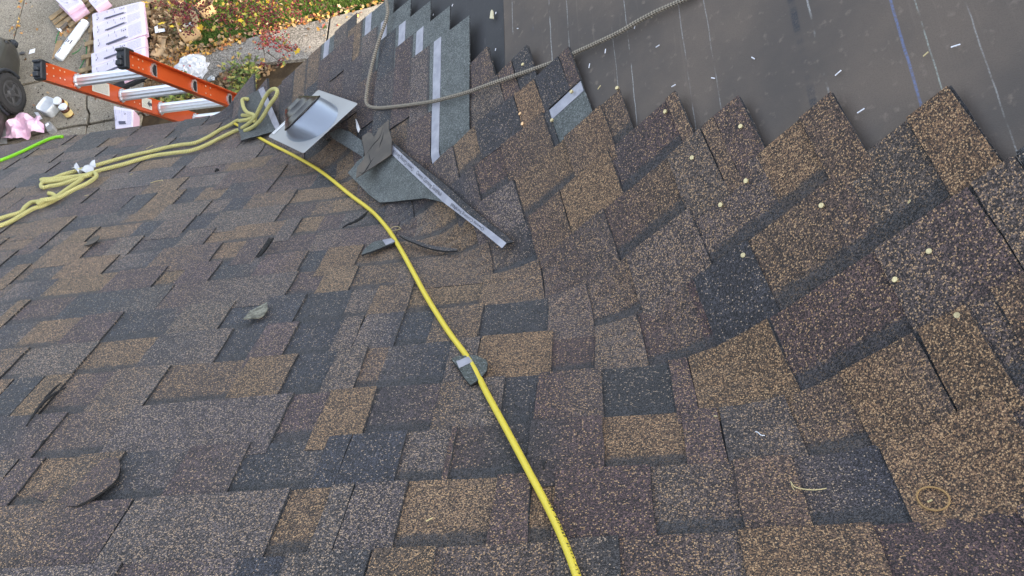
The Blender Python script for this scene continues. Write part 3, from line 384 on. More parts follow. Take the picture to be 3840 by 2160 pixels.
# ------------------------------------------------------------------ mesh helpers
class MB:
    """collects faces with per-corner colour and uv, builds ONE mesh object"""
    def __init__(s): s.v = []; s.f = []; s.fm = []; s.c = []; s.u = []
    def vert(s, p): s.v.append(tuple(p)); return len(s.v)-1
    def face(s, idx, mi=0, col=(1,1,1,0), uv=None):
        s.f.append(tuple(idx)); s.fm.append(mi)
        for i in range(len(idx)):
            s.c.append(col if not isinstance(col, list) else col[i]); s.u.append(uv[i] if uv else (0, 0))
    def mark(s): return len(s.f), len(s.c)
    def flip(s, mk):
        # reverse the winding of every face added since mk
        fi, ci = mk
        for i in range(fi, len(s.f)):
            n = len(s.f[i]); s.f[i] = s.f[i][::-1]; s.c[ci:ci+n] = s.c[ci:ci+n][::-1]; s.u[ci:ci+n] = s.u[ci:ci+n][::-1]; ci += n
    def build(s, name, mats, parent=None, smooth=False):
        used = sorted(set(i for f in s.f for i in f)); rm = {o: n for n, o in enumerate(used)}
        me = bpy.data.meshes.new(name); me.from_pydata([s.v[i] for i in used], [], [tuple(rm[i] for i in f) for f in s.f])
        if not isinstance(mats, (list, tuple)): mats = [mats]
        for m in mats: me.materials.append(m)
        me.polygons.foreach_set('material_index', s.fm)
        a = me.color_attributes.new('tone', 'FLOAT_COLOR', 'CORNER'); a.data.foreach_set('color', np.array(s.c, dtype=np.float32).ravel())
        ul = me.uv_layers.new(name='UVMap'); ul.data.foreach_set('uv', np.array(s.u, dtype=np.float32).ravel())
        if smooth: me.polygons.foreach_set('use_smooth', [True]*len(s.f))
        me.update()
        o = bpy.data.objects.new(name, me); COL.objects.link(o)
        if parent: o.parent = parent
        return o
    def box(s, c, sx, sy, sz, rot=None, mi=0, col=(1,1,1,0), bev=0.0):
        c = Vector(c); R = rot or Matrix.Identity(3)
        if bev <= 0:
            ids = [s.vert(c+R@Vector((x*sx/2, y*sy/2, z*sz/2))) for x in (-1,1) for y in (-1,1) for z in (-1,1)]
            for q in ((0,1,3,2),(4,6,7,5),(0,4,5,1),(2,3,7,6),(0,2,6,4),(1,5,7,3)): s.face([ids[i] for i in q], mi, col, [(0,0),(1,0),(1,1),(0,1)])
        else:
            # chamfered box: octagon-ish profile lofted in z
            def ring(z, k):
                hx, hy = sx/2-k, sy/2-k; b = bev
                pts = [(-hx+b,-hy),(hx-b,-hy),(hx,-hy+b),(hx,hy-b),(hx-b,hy),(-hx+b,hy),(-hx,hy-b),(-hx,-hy+b)]
                return [s.vert(c+R@Vector((x, y, z))) for x, y in pts]
            rs = [ring(-sz/2, bev), ring(-sz/2+bev, 0), ring(sz/2-bev, 0), ring(sz/2, bev)]
            s.face(list(reversed(rs[0])), mi, col)
            for a, b2 in zip(rs, rs[1:]):
                for i in range(8): s.face([a[i], a[(i+1)%8], b2[(i+1)%8], b2[i]], mi, col)
            s.face(rs[3], mi, col)
    def tube(s, pts, r, seg=10, mi=0, col=(1,1,1,0), cap=True, rfun=None):
        pts = [Vector(p) for p in pts]; n = len(pts); rings = []; L = 0
        up = Vector((0.13, 0.21, 1)).normalized(); prev = None
        for i, p in enumerate(pts):
            t = (pts[min(i+1, n-1)]-pts[max(i-1, 0)]); t = t.normalized() if t.length > 1e-9 else Vector((1,0,0))
            a = (up if prev is None else prev); a = a-t*a.dot(t)
            if a.length < 1e-4: a = t.orthogonal()
            a.normalize(); prev = a; b = t.cross(a)
            if i: L += (p-pts[i-1]).length
            rr = r if rfun is None else r*rfun(i/(n-1))
            rings.append(([s.vert(p+(a*math.cos(2*math.pi*j/seg)+b*math.sin(2*math.pi*j/seg))*rr) for j in range(seg)], L))
        for (A, la), (B, lb) in zip(rings, rings[1:]):
            for j in range(seg):
                k = (j+1) % seg; v0, v1 = j/seg*2*math.pi, (j+1)/seg*2*math.pi
                s.face([A[j], A[k], B[k], B[j]], mi, col, [(la, v0), (la, v1), (lb, v1), (lb, v0)])
        if cap:
            s.face(list(reversed(rings[0][0])), mi, col); s.face(rings[-1][0], mi, col)
    def lathe(s, prof, M, seg=20, mi=0, col=(1,1,1,0)):
        """prof: (radius, z, material) list; M: 4x4"""
        rings = []
        for p in prof:
            rings.append([s.vert(M@Vector((p[0]*math.cos(2*math.pi*j/seg), p[0]*math.sin(2*math.pi*j/seg), p[1]))) for j in range(seg)])
        for i, (A, B) in enumerate(zip(rings, rings[1:])):
            m = prof[i+1][2] if len(prof[i+1]) > 2 else mi
            for j in range(seg): k = (j+1) % seg; s.face([A[j], A[k], B[k], B[j]], m, col)
        if prof[0][0] > 1e-5: s.face(list(reversed(rings[0])), prof[0][2] if len(prof[0]) > 2 else mi, col)
        if prof[-1][0] > 1e-5: s.face(rings[-1], prof[-1][2] if len(prof[-1]) > 2 else mi, col)
def smooth_path(P, step, fn=None):
    """Catmull-Rom through tuples, resampled"""
    P = [np.array(p, float) for p in P]; out = []
    Q = [2*P[0]-P[1]]+P+[2*P[-1]-P[-2]]
    for i in range(1, len(Q)-2):
        n = max(2, int(np.linalg.norm(Q[i+1][:3]-Q[i][:3])/step))
        for j in range(n):
            t = j/n
            out.append(.5*((2*Q[i])+(-Q[i-1]+Q[i+1])*t+(2*Q[i-1]-5*Q[i]+4*Q[i+1]-Q[i+2])*t*t+(-Q[i-1]+3*Q[i]-3*Q[i+1]+Q[i+2])*t**3))
    out.append(P[-1]); return out
def tag(o, label=None, cat=None, group=None, kind=None):
    if label: o['label'] = label
    if cat: o['category'] = cat
    if group: o['group'] = group
    if kind: o['kind'] = kind
    return o
def empty(name, loc=(0,0,0), **k):
    o = bpy.data.objects.new(name, None); COL.objects.link(o); o.location = loc; o.empty_display_size = .1
    return tag(o, **k)
def adopt(o, par):
    """parent a mesh built in world coordinates without moving it"""
    o.parent = par; o.matrix_parent_inverse = Matrix.Translation(par.location).inverted(); return o
def poly_slab(mb, pts, fmap, hfun, thick, res=.02, mi=(0,0,0), col=(1,1,1,0), jag=0.0, side_col=None):
    """outline pts in a plane -> slab with top, underside and edge; fmap(x, y, n) gives the world point"""
    B = []
    for i in range(len(pts)):
        a, b = np.array(pts[i]), np.array(pts[(i+1) % len(pts)]); m = max(1, int(np.linalg.norm(b-a)/res))
        for j in range(m):
            q = a+(b-a)*j/m
            if jag and j: q = q+np.array([rnd.uniform(-jag, jag), rnd.uniform(-jag, jag)])
            B.append(q)
    A = np.array(B); nb = len(B); lo, hi = A.min(0), A.max(0); pin = []
    x = lo[0]+res/2
    while x < hi[0]:
        y = lo[1]+res/2
        while y < hi[1]:
            p = np.array([x+rnd.uniform(-.2, .2)*res, y+rnd.uniform(-.2, .2)*res]); ins = False; j = nb-1
            for i in range(nb):
                if (A[i][1] > p[1]) != (A[j][1] > p[1]) and p[0] < (A[j][0]-A[i][0])*(p[1]-A[i][1])/(A[j][1]-A[i][1])+A[i][0]: ins = not ins
                j = i
            if ins and np.min(np.linalg.norm(A-p, axis=1)) > res*.55: pin.append(p)
            y += res
        x += res
    allp = [Vector((float(p[0]), float(p[1]))) for p in list(B)+pin]
    r = delaunay_2d_cdt(allp, [], [list(range(nb))], 1, 1e-7)
    V, FA = r[0], r[2]
    mk = mb.mark()
    top = [mb.vert(fmap(v.x, v.y, hfun(v.x, v.y)+thick)) for v in V]; bot = [mb.vert(fmap(v.x, v.y, hfun(v.x, v.y))) for v in V]
    ec = {}
    for f in FA:
        f = list(f)
        ar = sum(V[f[i]].x*V[f[(i+1) % len(f)]].y-V[f[(i+1) % len(f)]].x*V[f[i]].y for i in range(len(f)))
        if ar < 0: f.reverse()
        uv = [(V[i].x, V[i].y) for i in f]
        mb.face([top[i] for i in f], mi[0], col, uv); mb.face([bot[i] for i in reversed(f)], mi[1], col, list(reversed(uv)))
        for i in range(len(f)):
            a, b = f[i], f[(i+1) % len(f)]
            if (b, a) in ec: ec.pop((b, a))
            else: ec[(a, b)] = 1
    for a, b in ec: mb.face([bot[a], bot[b], top[b], top[a]], mi[2], side_col or col, [(V[a].x, V[a].y), (V[b].x, V[b].y), (V[b].x, V[b].y+.004), (V[a].x, V[a].y+.004)])
    if fmap is F: mb.flip(mk)
def text_mesh(txt, size=1.0, bold=0.0):
    cu = bpy.data.curves.new('lettering', 'FONT'); cu.body = txt; cu.size = size; cu.resolution_u = 2; cu.offset = bold
    o = bpy.data.objects.new('lettering', cu); COL.objects.link(o)
    bpy.context.view_layer.update()
    me = o.evaluated_get(bpy.context.evaluated_depsgraph_get()).to_mesh()
    v = [tuple(x.co) for x in me.vertices]; f = [tuple(p.vertices) for p in me.polygons]
    bpy.data.objects.remove(o); bpy.data.curves.remove(cu); return v, f

# ------------------------------------------------------------------ ground, driveway, walkway
def prism(mb, poly, z0, z1, mi=0, uvs=None, inset=0.0, zj=None):
    """flat polygon (world x, y) with thickness"""
    ar = sum(poly[i][0]*poly[(i+1) % len(poly)][1]-poly[(i+1) % len(poly)][0]*poly[i][1] for i in range(len(poly)))
    idx = list(range(len(poly)))
    if ar < 0: idx.reverse()
    cx = sum(p[0] for p in poly)/len(poly); cy = sum(p[1] for p in poly)/len(poly)
    zz = (lambda i: z1+(zj[i] if zj else 0))
    if inset:
        def off(p): d = math.hypot(p[0]-cx, p[1]-cy); return (p[0]+(cx-p[0])*inset/d, p[1]+(cy-p[1])*inset/d)
        top = [mb.vert((*off(p), zz(i))) for i, p in enumerate(poly)]; mid = [mb.vert((p[0], p[1], zz(i)-inset)) for i, p in enumerate(poly)]
    else: top = mid = [mb.vert((p[0], p[1], zz(i))) for i, p in enumerate(poly)]
    bot = [mb.vert((p[0], p[1], z0)) for p in poly]
    mb.face([top[i] for i in idx], mi, (1,1,1,0), [uvs[i] for i in idx] if uvs else [poly[i] for i in idx])
    for a, b in zip(idx, idx[1:]+idx[:1]):
        if inset: mb.face([mid[a], mid[b], top[b], top[a]], mi)
        mb.face([bot[a], bot[b], mid[b], mid[a]], mi)
mb = MB(); ids = [mb.vert(p) for p in ((-150,-150,GZ-.06),(150,-150,GZ-.06),(150,150,GZ-.06),(-150,150,GZ-.06))]; mb.face(ids, 0, (1,1,1,0), [(0,0),(300,0),(300,300),(0,300)])
tag(mb.build('ground', MAT['soil']), kind='structure')
lawn_poly = [(-8.15,10.9),(-7.6,10.36),(-7.0,10.36),(-6.3,10.5),(-5.7,10.62),(-4.76,10.73),(-3.5,10.92),(6,12.3),(14,13.5),(14,30),(-8.1,30)]
mb = MB(); prism(mb, lawn_poly, GZ-.055, GZ-.02); tag(mb.build('lawn', MAT['lawn']), kind='structure')
drv = empty('driveway', (-10, 10, GZ), kind='structure')
def slab(poly, mat, par, dz, name='concrete_slab'):
    mb = MB(); prism(mb, poly, GZ-.05, GZ+.02+dz, inset=.008); adopt(mb.build(name, mat), par)
g_ = .012
for poly, dz in [([(-16,10.12),(-10.92,10.14),(-10.97,11.5),(-11.02,13),(-11.05,22),(-16,22)], 0), ([(-10.89,10.14),(-10.2,10.19),(-9.2,10.28),(-8.17,10.32),(-8.2,10.6),(-8.33,11.4),(-8.42,12.3),(-8.5,22),(-11.02,22),(-10.99,13),(-10.94,11.5)], .006),
                 ([(-16,8.85),(-10.90,8.91),(-10.91,10.10),(-16,10.08)], .004), ([(-10.86,8.91),(-9.53,9.06),(-9.2,9.085),(-9.0,9.075),(-9.01,9.28),(-9.09,9.42),(-9.14,9.65),(-9.12,10.24),(-10.2,10.15),(-10.88,10.10)], 0),
                 ([(-8.94,9.08),(-8.55,9.11),(-8.0,9.17),(-8.09,9.9),(-8.17,10.28),(-9.09,10.24),(-9.10,9.65),(-9.05,9.42),(-8.965,9.28)], .005), ([(-16,2.6),(-10.85,2.6),(-10.88,8.86),(-16,8.80)], 0),
                 ([(-10.81,2.6),(-8.98,2.6),(-8.965,8.9),(-9.0,9.03),(-9.19,9.035),(-9.53,9.01),(-10.84,8.87)], .004), ([(-8.92,2.6),(-7.98,2.6),(-8.0,9.12),(-8.55,9.06),(-8.95,9.03)], .002)]:
    slab(poly, MAT['concrete'], drv, dz)
wk = empty('walkway', (-6, 10.2, GZ), kind='structure')
slab([(-7.95,9.12),(-7.43,9.2),(-6.95,9.52),(-6.52,9.87),(-5.8,9.85),(-4.83,9.80),(-4.80,10.64),(-5.75,10.56),(-6.32,10.44),(-7.03,10.30),(-7.42,10.28),(-7.63,9.99),(-7.77,9.62)], MAT['path'], wk, 0, 'path_slab')
slab([(-4.79,9.80),(-2.6,9.85),(-2.6,10.97),(-3.56,10.86),(-4.09,10.74),(-4.765,10.65)], MAT['kerb'], wk, .006, 'path_slab')
slab([(-2.57,9.85),(6,11.0),(6,12.1),(-2.57,10.98)], MAT['kerb'], wk, .0, 'path_slab')

# ------------------------------------------------------------------ the house: slopes, felt, shingles, nails, walls
house = empty('house', (0, 2.2, GZ), label='house with a brown asphalt shingle roof, half laid over bare felt at the valley', cat='house')
YE, RIDGE_X, MAIN_YR = 2.45, 3.25, -5.2
def rp(a, w, n=0.0): x, s = from_right(a, w); return F(x, s, n)
mb = MB()
def quad(p, mi=0, uv=None): mb.face([mb.vert(q) for q in p], mi, (.05,.045,.045,0), uv or [(0,0),(1,0),(1,1),(0,1)])
n0 = -.014
WR = (RIDGE_X-XR)/CP; SRM = (YE-MAIN_YR)/CP
def grid(xs, ss):
    for x0, x1 in zip(xs, xs[1:]):
        for s0, s1 in zip(ss, ss[1:]):
            q = [(x0,s0),(x1,s0),(x1,s1),(x0,s1)]; mb.face([mb.vert(F(a, b, n0)) for a, b in q], 0, (.075,.062,.058,0), q)
# main slope deck, cut along the valley
def xv(s): return O2[0]+(s-O2[1])*CP
rows = np.linspace(S[0]+.012, SRM, 26)
for s0, s1 in zip(rows, rows[1:]):
    X = [-8.0, -4.0]+[None]
    a0, a1 = xv(s0)-.10, xv(s1)-.10
    q = [(-8.0, s0), (a0, s0), (a1, s1), (-8.0, s1)]
    mb.face([mb.vert(F(a, b, n0)) for a, b in q], 0, (.075,.062,.058,0), q)
    prev = (a0, a1)
    for k in range(1, 9):
        b0, b1 = a0+.2*k/8*1.25, a1+.2*k/8*1.25
        q = [(prev[0], s0), (b0, s0), (b1, s1), (prev[1], s1)]; mb.face([mb.vert(F(a, b, n0)) for a, b in q], 0, (.07,.06,.055,0), q); prev = (b0, b1)
def RP(y, w, n): return ORG+Vector((CP*w, 0, SP*w))+Vector((0, y, 0))+NR3*n
for w0, w1 in zip(np.linspace(-2.83, WR, 16), np.linspace(-2.83, WR, 16)[1:]):
    ys0, ys1 = -w0*CP-.06, -w1*CP-.06
    q = [(2.24, w0), (2.24, w1), (ys1, w1), (ys0, w0)]
    mb.face([mb.vert(RP(a, b, n0-.001)) for a, b in reversed(q)], 0, (.07,.06,.055,0), list(reversed(q)))
# far side of the cross gable, back of the main roof
zr = TP*(RIDGE_X-XR); xe2 = 2*RIDGE_X-(XR-2.29)
quad([(RIDGE_X, 2.28, zr), (xe2, 2.28, TP*(XR-2.29-XR)), (xe2, -6, TP*(-2.29)), (RIDGE_X, -6, zr)])
zm = -TP*MAIN_YR
quad([(-8, MAIN_YR, zm), (xe2, MAIN_YR, zm), (xe2, MAIN_YR-7.5, zm-TP*7.5), (-8, MAIN_YR-7.5, zm-TP*7.5)])
quad([(RIDGE_X+.5, 0.2, -.2), (xe2, 0.2, -.2), (xe2, MAIN_YR, zm), (RIDGE_X+.5, MAIN_YR, zm)])
mb.build('roof_deck', MAT['shingle']).parent = house
for o in house.children: o.matrix_parent_inverse = Matrix.Translation(house.location).inverted()
# walls with siding courses, fascia, soffit
mb = MB(); ZE = -TP*YE-.05
def wall(p0, p1, z0, z1, gable=None):
    p0, p1 = Vector((*p0, 0)), Vector((*p1, 0)); d = (p1-p0).normalized(); nrm = Vector((d.y, -d.x, 0)); z = z0
    while z < z1-.01:
        h = min(.16, z1-z); a = 0; b = (p1-p0).length
        if gable:
            lo = max(0, (z-gable[0])/TP); a, b = lo, b-lo
            if a >= b: break
        A0, B0 = p0+d*a, p0+d*b
        mb.face([mb.vert(A0+Vector((0,0,z))+nrm*.016), mb.vert(B0+Vector((0,0,z))+nrm*.016), mb.vert(B0+Vector((0,0,z+h))), mb.vert(A0+Vector((0,0,z+h)))])
        mb.face([mb.vert(A0+Vector((0,0,z))), mb.vert(B0+Vector((0,0,z))), mb.vert(B0+Vector((0,0,z))+nrm*.016), mb.vert(A0+Vector((0,0,z))+nrm*.016)])
        z += h
wall((-7.7,2.05),(-1.45,2.05),GZ,ZE); wall((-1.45,2.06),(xe2-.25,2.06),GZ,zr-.2,(ZE,)); wall((xe2-.25,2.05),(xe2-.25,-12.4),GZ,ZE); wall((-7.7,-12.4),(-7.7,2.05),GZ,ZE); wall((xe2-.25,-12.4),(-7.7,-12.4),GZ,ZE)
adopt(mb.build('wall', MAT['siding']), house)
mb = MB(); mb.box((-4.82, 2.375, ZE-.06), 6.3, .025, .16); mb.box((-4.82, 2.205, ZE-.13), 6.3, .345, .012); adopt(mb.build('fascia', MAT['trim']), house)
mb = MB()
for sgn, x0 in ((1, XR-2.27), (-1, xe2-.02)):
    p = [Vector((x0, 2.225, TP*(-2.23)-.03)), Vector((RIDGE_X, 2.225, zr-.03))]; d = (p[1]-p[0]).normalized()
    ids = [mb.vert(q+Vector((0, dy, dz))) for q in p for dy in (-.02, 0) for dz in (-.18, 0)]
    for q in ((0,1,3,2),(4,6,7,5),(0,4,5,1),(2,3,7,6),(0,2,6,4),(1,5,7,3)): mb.face([ids[i] for i in q])
adopt(mb.build('bargeboard', MAT['trim']), house)
for wx, wz in ((-6.2,-4.2),(-3.4,-4.2),(1.5,-4.2),(4.6,-4.2),(-6.2,-7.3),(1.5,-7.3),(4.6,-7.3)):
    fr = MB(); fr.box((wx, 2.075, wz), 1.2, .09, 1.5); f = adopt(fr.build('window', MAT['trim']), house)
    gl = MB(); gl.box((wx, 2.123, wz+.34), 1.04, .012, .62); gl.box((wx, 2.123, wz-.34), 1.04, .012, .62); p_ = gl.build('pane', MAT['window']); p_.parent = f

# felt: the black strip next to the rake laps under the brown strip
def felt(name, mat, w0, w1, n, y1=2.243, thick=.0012):
    mb = MB(); ws = np.linspace(w0, w1, max(2, int((w1-w0)/.12))); ys = np.linspace(y1, -1.2, 40)
    idx = [[mb.vert(RP(y, w, n+.0022*math.sin(y*5+w*3)*math.sin(w*6+y)+.0012*math.sin(y*17+2*math.sin(w*9))*math.sin(w*13+y*2))) for w in ws] for y in ys]
    for i in range(len(ys)-1):
        for j in range(len(ws)-1):
            if ys[i] < -ws[j]*CP+.12: continue
            q = [(i,j),(i,j+1),(i+1,j+1),(i+1,j)]; mb.face([idx[a][b] for a, b in reversed(q)], 0, (1,1,1,0), [(ys[a], ws[b]) for a, b in reversed(q)])
    # the lap edge
    e = [mb.vert(RP(y, ws[0], n-thick)) for y in ys]
    for i in range(len(ys)-1):
        if ys[i] < -ws[0]*CP+.12: continue
        mb.face([e[i], e[i+1], idx[i+1][0], idx[i][0]], 0, (1,1,1,0), [(ys[i], ws[0])]*4)
    o = adopt(mb.build(name, mat), house); return o
felt('felt_sheet', MAT['felt_dark'], -1.75, -1.05, -.008); felt('felt_sheet', MAT['felt'], -1.169, WR-.05, -.0055)

TONE = {'O':(.132,.080,.045), 'B':(.100,.065,.047), 'M':(.090,.068,.061), 'P':(.082,.052,.049), 'D':(.041,.040,.045)}
GREY = (.104,.118,.115)
EDGE = (.013,.013,.015,0)
def tone(t, r=rnd):
    c = TONE[t]; k = r.uniform(.9, 1.1); return (c[0]*k, c[1]*k*r.uniform(.97,1.03), c[2]*k*r.uniform(.95,1.05))
def sheet(mb, fp, x0, x1, s0, s1, nt, thick, col, tfun=None, dx=.05, ns=3, taper=(0,0), skirt=(1,1,1,1), off=(0,0), mi=0, jit=.0012, ecol=EDGE, emi=None):
    """a piece of shingle: rectangle in course coordinates with edges; fp(x,s,n) -> world, nt(x,s) -> height of its top"""
    nx = max(1, int(math.ceil((x1-x0)/dx))); mk = mb.mark()
    top = []; G = []
    for j in range(ns+1):
        v = j/ns; s = s0+(s1-s0)*v; row = []; gr = []
        a, b = x0+taper[0]*(1-v), x1+taper[1]*(1-v)
        for i in range(nx+1):
            x = a+(b-a)*i/nx; ss_ = s
            if i in (0, nx): x += rnd.uniform(-jit, jit)
            if j == 0: ss_ += rnd.uniform(-jit, jit)
            row.append(mb.vert(fp(x, ss_, nt(x, ss_)))); gr.append((x, ss_))
        top.append(row); G.append(gr)
    def uvp(p): return (p[0]+off[0], p[1]+off[1])
    for j in range(ns):
        for i in range(nx):
            q = [(j,i),(j,i+1),(j+1,i+1),(j+1,i)]
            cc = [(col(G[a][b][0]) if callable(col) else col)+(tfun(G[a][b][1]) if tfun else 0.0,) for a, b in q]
            mb.face([top[a][b] for a, b in q], mi, cc, [uvp(G[a][b]) for a, b in q])
    loops = []
    if skirt[0]: loops.append([(0, i) for i in range(nx+1)])
    if skirt[1]: loops.append([(j, nx) for j in range(ns+1)])
    if skirt[2]: loops.append([(ns, i) for i in range(nx, -1, -1)])
    if skirt[3]: loops.append([(j, 0) for j in range(ns, -1, -1)])
    for L in loops:
        lo = [mb.vert(fp(G[a][b][0], G[a][b][1], nt(*G[a][b])-thick)) for a, b in L]
        for k in range(len(L)-1):
            (a, b), (c, d) = L[k], L[k+1]
            mb.face([lo[k], lo[k+1], top[c][d], top[a][b]], mi if emi is None else emi, ecol, [uvp(G[a][b]), uvp(G[c][d]), uvp(G[c][d]), uvp(G[a][b])])
    if fp is F or fp is Fs: mb.flip(mk)
def blended(t, x0, x1, r):
    """granule colour of one tab: most run softly into a neighbouring shade part way along"""
    k_ = (.93, 1.02, 1.13) if x0 < -.35 else (1.0, 1.0, 1.0)      # bluish sky light on the main slope, put into the granule colour
    c1 = tuple(a*b for a, b in zip(tone(t, r), k_))
    if x1-x0 < .09 or r.random() < .35: return c1
    c2 = tone(r.choice({'O':'BBM', 'B':'OMP', 'M':'BPPD', 'P':'MBD', 'D':'PMM'}[t]), r); c2 = tuple(a*b for a, b in zip(c2, k_)); p = r.uniform(.3, .8); k = r.uniform(.45, .9); w = .05
    xm = x0+(x1-x0)*p; fl = r.random() < .5
    def f(x):
        q = sstep(xm-w, xm+w, x)*k
        if fl: q = k-q
        return tuple(a*(1-q)+b*q for a, b in zip(c1, c2))
    return f
shingle_parts = []; tab_budget = [0]
def in_view(x, s):
    p = F(x, s) - cam.location; q = Matrix.Rotation(0, 3, 'X')
    v = CAM_INV @ p
    if v.z > -.1: return None
    u, w = v.x/-v.z*cam_d.lens/18, v.y/-v.z*cam_d.lens/18*1.7778
    return (abs(u) < 1.04 and abs(w) < 1.06), -v.z
CAM_INV = cam.rotation_euler.to_matrix().transposed()

def lay_course(k, cells, edges, sfun, fp, nbase, cut, head, seed, course_len, far=False, dxs=.05, tape_len=1.0, endx=None):
    """one course: cells [(x0,x1,tone,type)], edges = where one shingle stops and the next starts, sfun = (bottom, next bottom)"""
    r = random.Random(seed)
    s0, e = sfun
    hl = head
    def base_top(x, s): return nbase(x, s)+.0125*(1-(s-s0)/.337)+.003+.0013*wav(x, k)
    for (a, b) in edges:
        cs = [(max(a, c[0]), min(b, c[1]), c[2], c[3]) for c in cells if min(b, c[1])-max(a, c[0]) > .004]
        if not cs: continue
        off = (r.uniform(-40, 40), r.uniform(-40, 40))
        lift = r.uniform(0, .0008)
        last = endx is not None and abs(b-endx) < 1e-6
        lim = s0+e+(.002 if last and hl > e+.03 else .03)
        mb = MB()
        tabs = []
        for i, (x0, x1, t, ty) in enumerate(cs):
            col = blended(t, x0, x1, r)
            bt = lambda x, s: base_top(x, s)+lift
            if ty == 'G':
                cs_ = s0
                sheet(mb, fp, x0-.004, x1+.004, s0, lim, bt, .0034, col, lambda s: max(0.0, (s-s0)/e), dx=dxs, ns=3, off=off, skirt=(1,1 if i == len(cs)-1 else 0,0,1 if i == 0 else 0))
            else:
                sheet(mb, fp, x0, x1, s0+.0015, lim, bt, .0030, (.03,.03,.033), None, dx=dxs, ns=4, off=off, skirt=(1,1,0,1))
                tabs.append((x0, x1, col))
        if last and hl > e+.03:
            hx = max(a, b-.135)
            bt = lambda x, s: base_top(x, s)+lift+.0006
            sheet(mb, fp, hx, b, s0+e-.012, s0+hl, bt, .004, GREY, None, dx=dxs, ns=3, off=off, mi=1, skirt=(0,1,1,0))
        o = mb.build('shingle', [MAT['shingle'], MAT['headlap']])
        adopt(o, house); shingle_parts.append(o)
        tb = MB()
        for (x0, x1, col) in tabs:
            tt = lambda x, s: base_top(x, s)+lift+.0047
            d1 = r.uniform(.002, .007)*(1 if x1-x0 > .05 else .2); args = dict(dx=dxs, ns=4, taper=(d1*.6, -d1*.6), off=(off[0]+r.uniform(-5,5), off[1]))
            vv = in_view((x0+x1)/2, s0+e/2) if not far else None
            xm, sm = (x0+x1)/2, s0+e/2
            vis = (vv and vv[0] and vv[1] < 3.05) if vv else False
            if vis and tab_budget[0] < 290:
                tab_budget[0] += 1
                one = MB(); sheet(one, fp, x0, x1, s0, lim, tt, .0050, col, None, **args)
                q = one.build('tab', MAT['shingle']); q.parent = o
            else: sheet(tb, fp, x0, x1, s0, lim, tt, .0050, col, None, **args)
        if tb.f:
            q = tb.build('tab_row', MAT['shingle']); q.parent = o; q['kind'] = 'stuff'
        if last and hl > e+.03:
            tp = MB(); bt = lambda x, s: base_top(x, s)+lift+.0019
            sheet(tp, fp, max(a, b-.13), b-.0015, s0+e+.004, s0+e+.036, bt, .001, (1,1,1), None, dx=.05, ns=1, off=off, ecol=(1,1,1,0))
            q = tp.build('nailing_strip', MAT['tape']); q.parent = o

def fill_cells(x0, x1, fixed, r):
    out = []; cur = x0; last = 'T'
    fixed = sorted([tuple(c) for c in fixed])
    def rand_fill(a, b):
        nonlocal last
        x = a
        while b-x > .006:
            w = r.choice([.07, .1, .12, .15, .18, .22, .26])*r.uniform(.85, 1.15)
            if b-x-w < .05: w = b-x
            ty = 'G' if last == 'T' else 'T'
            if r.random() < .12: ty = last
            if x > -.12: t = r.choices('OBMPD', [.07, .30, .34, .22, .07])[0]
            else: t = r.choices('OBMPD', [.07, .18, .30, .27, .18] if ty == 'T' else [.11, .17, .19, .22, .31])[0]
            out.append((x, x+w, t, ty)); last = ty; x += w
    for c in fixed:
        if c[1] <= cur or c[0] >= x1: continue
        c = (max(c[0], cur), min(c[1], x1), c[2], c[3])
        if c[0]-cur > .03: rand_fill(cur, c[0])
        elif out: out[-1] = (out[-1][0], c[0], out[-1][2], out[-1][3])
        else: c = (cur, c[1], c[2], c[3])
        out.append(c); last = c[3]; cur = c[1]
    rand_fill(cur, x1)
    return out
def split_edges(cells, x0, x1, r):
    ed = [x0]; x = x0+r.uniform(.25, 1.0)
    bs = sorted(set([round(c[1], 5) for c in cells]))
    while x < x1-.18:
        nb = min(bs, key=lambda b: abs(b-x))
        if nb-ed[-1] > .3 and x1-nb > .12: ed.append(nb)
        x += 1.0
    ed.append(x1); return list(zip(ed, ed[1:]))
ENDS = {8:-.207, 9:-.077, 10:.037, 11:-.076, 12:.121, 13:.248, 14:.364, 15:.512, 16:.667, 17:.80, 18:.93, 19:1.06, 20:1.19, 21:1.32, 22:1.45, 23:1.57, 24:1.7, 25:1.8}
def nb_left(k):
    def f(x, s):
        v = 0.0
        if k >= 10:
            d = valley_d(x, s); w = w_of(x, s)
            if d > -.1 and w < -1.0: v = .024*sstep(-.06, .10, d)*sstep(-1.05, -1.25, w)
        return v
    return f
def Fs(x, s, n=0.0):
    # the woven ends sag a little toward the eave where they climb the other slope
    d = valley_d(x, s)
    g = -.143*d*d*min(1, max(0, (s-1.4)/.75))*(1-sstep(2.25, 2.62, s)) if d > 0 else 0.0
    return F(x, s+g, n)
for k in range(25):
    r = random.Random(100+k)
    s0, s1 = S[k], S[k+1]
    xe = ENDS.get(k, xv(s0)+.30)
    fx = CELLS.get(k, CELLS.get(str(k), []))
    cs = fill_cells(-3.9, xe, fx, r)
    lay_course(k, cs, split_edges(cs, -3.9, xe, r), (s0, s1-s0), Fs, nb_left(k), None, {10:.255, 16:.25}.get(k, 0.0) or (s1-s0+.05), 100+k, 1.0, far=(k < 3), dxs=.06, endx=xe if k == 10 else None)
# right slope courses: they run toward the rake; the last ones stop in steps and show headlap and nailing strip
RIGHT = []
for j in range(14):
    ws = [-1.421,-1.512,-1.611,-1.719,-1.817,-1.91,-2.0,-2.088][j] if j < 8 else -2.088-.100*(j-7)
    yf = {0:1.80, 1:1.905, 2:2.0, 3:2.09, 4:2.185, 6:2.165}.get(j, 2.25)
    RIGHT.append((ws, yf))
def fp_right(a, w, n): x, s = from_right(-a, w); return F(x, s, n)
def fpR(a, w, n): x, s = from_right(a, w); return F(x, s, n)
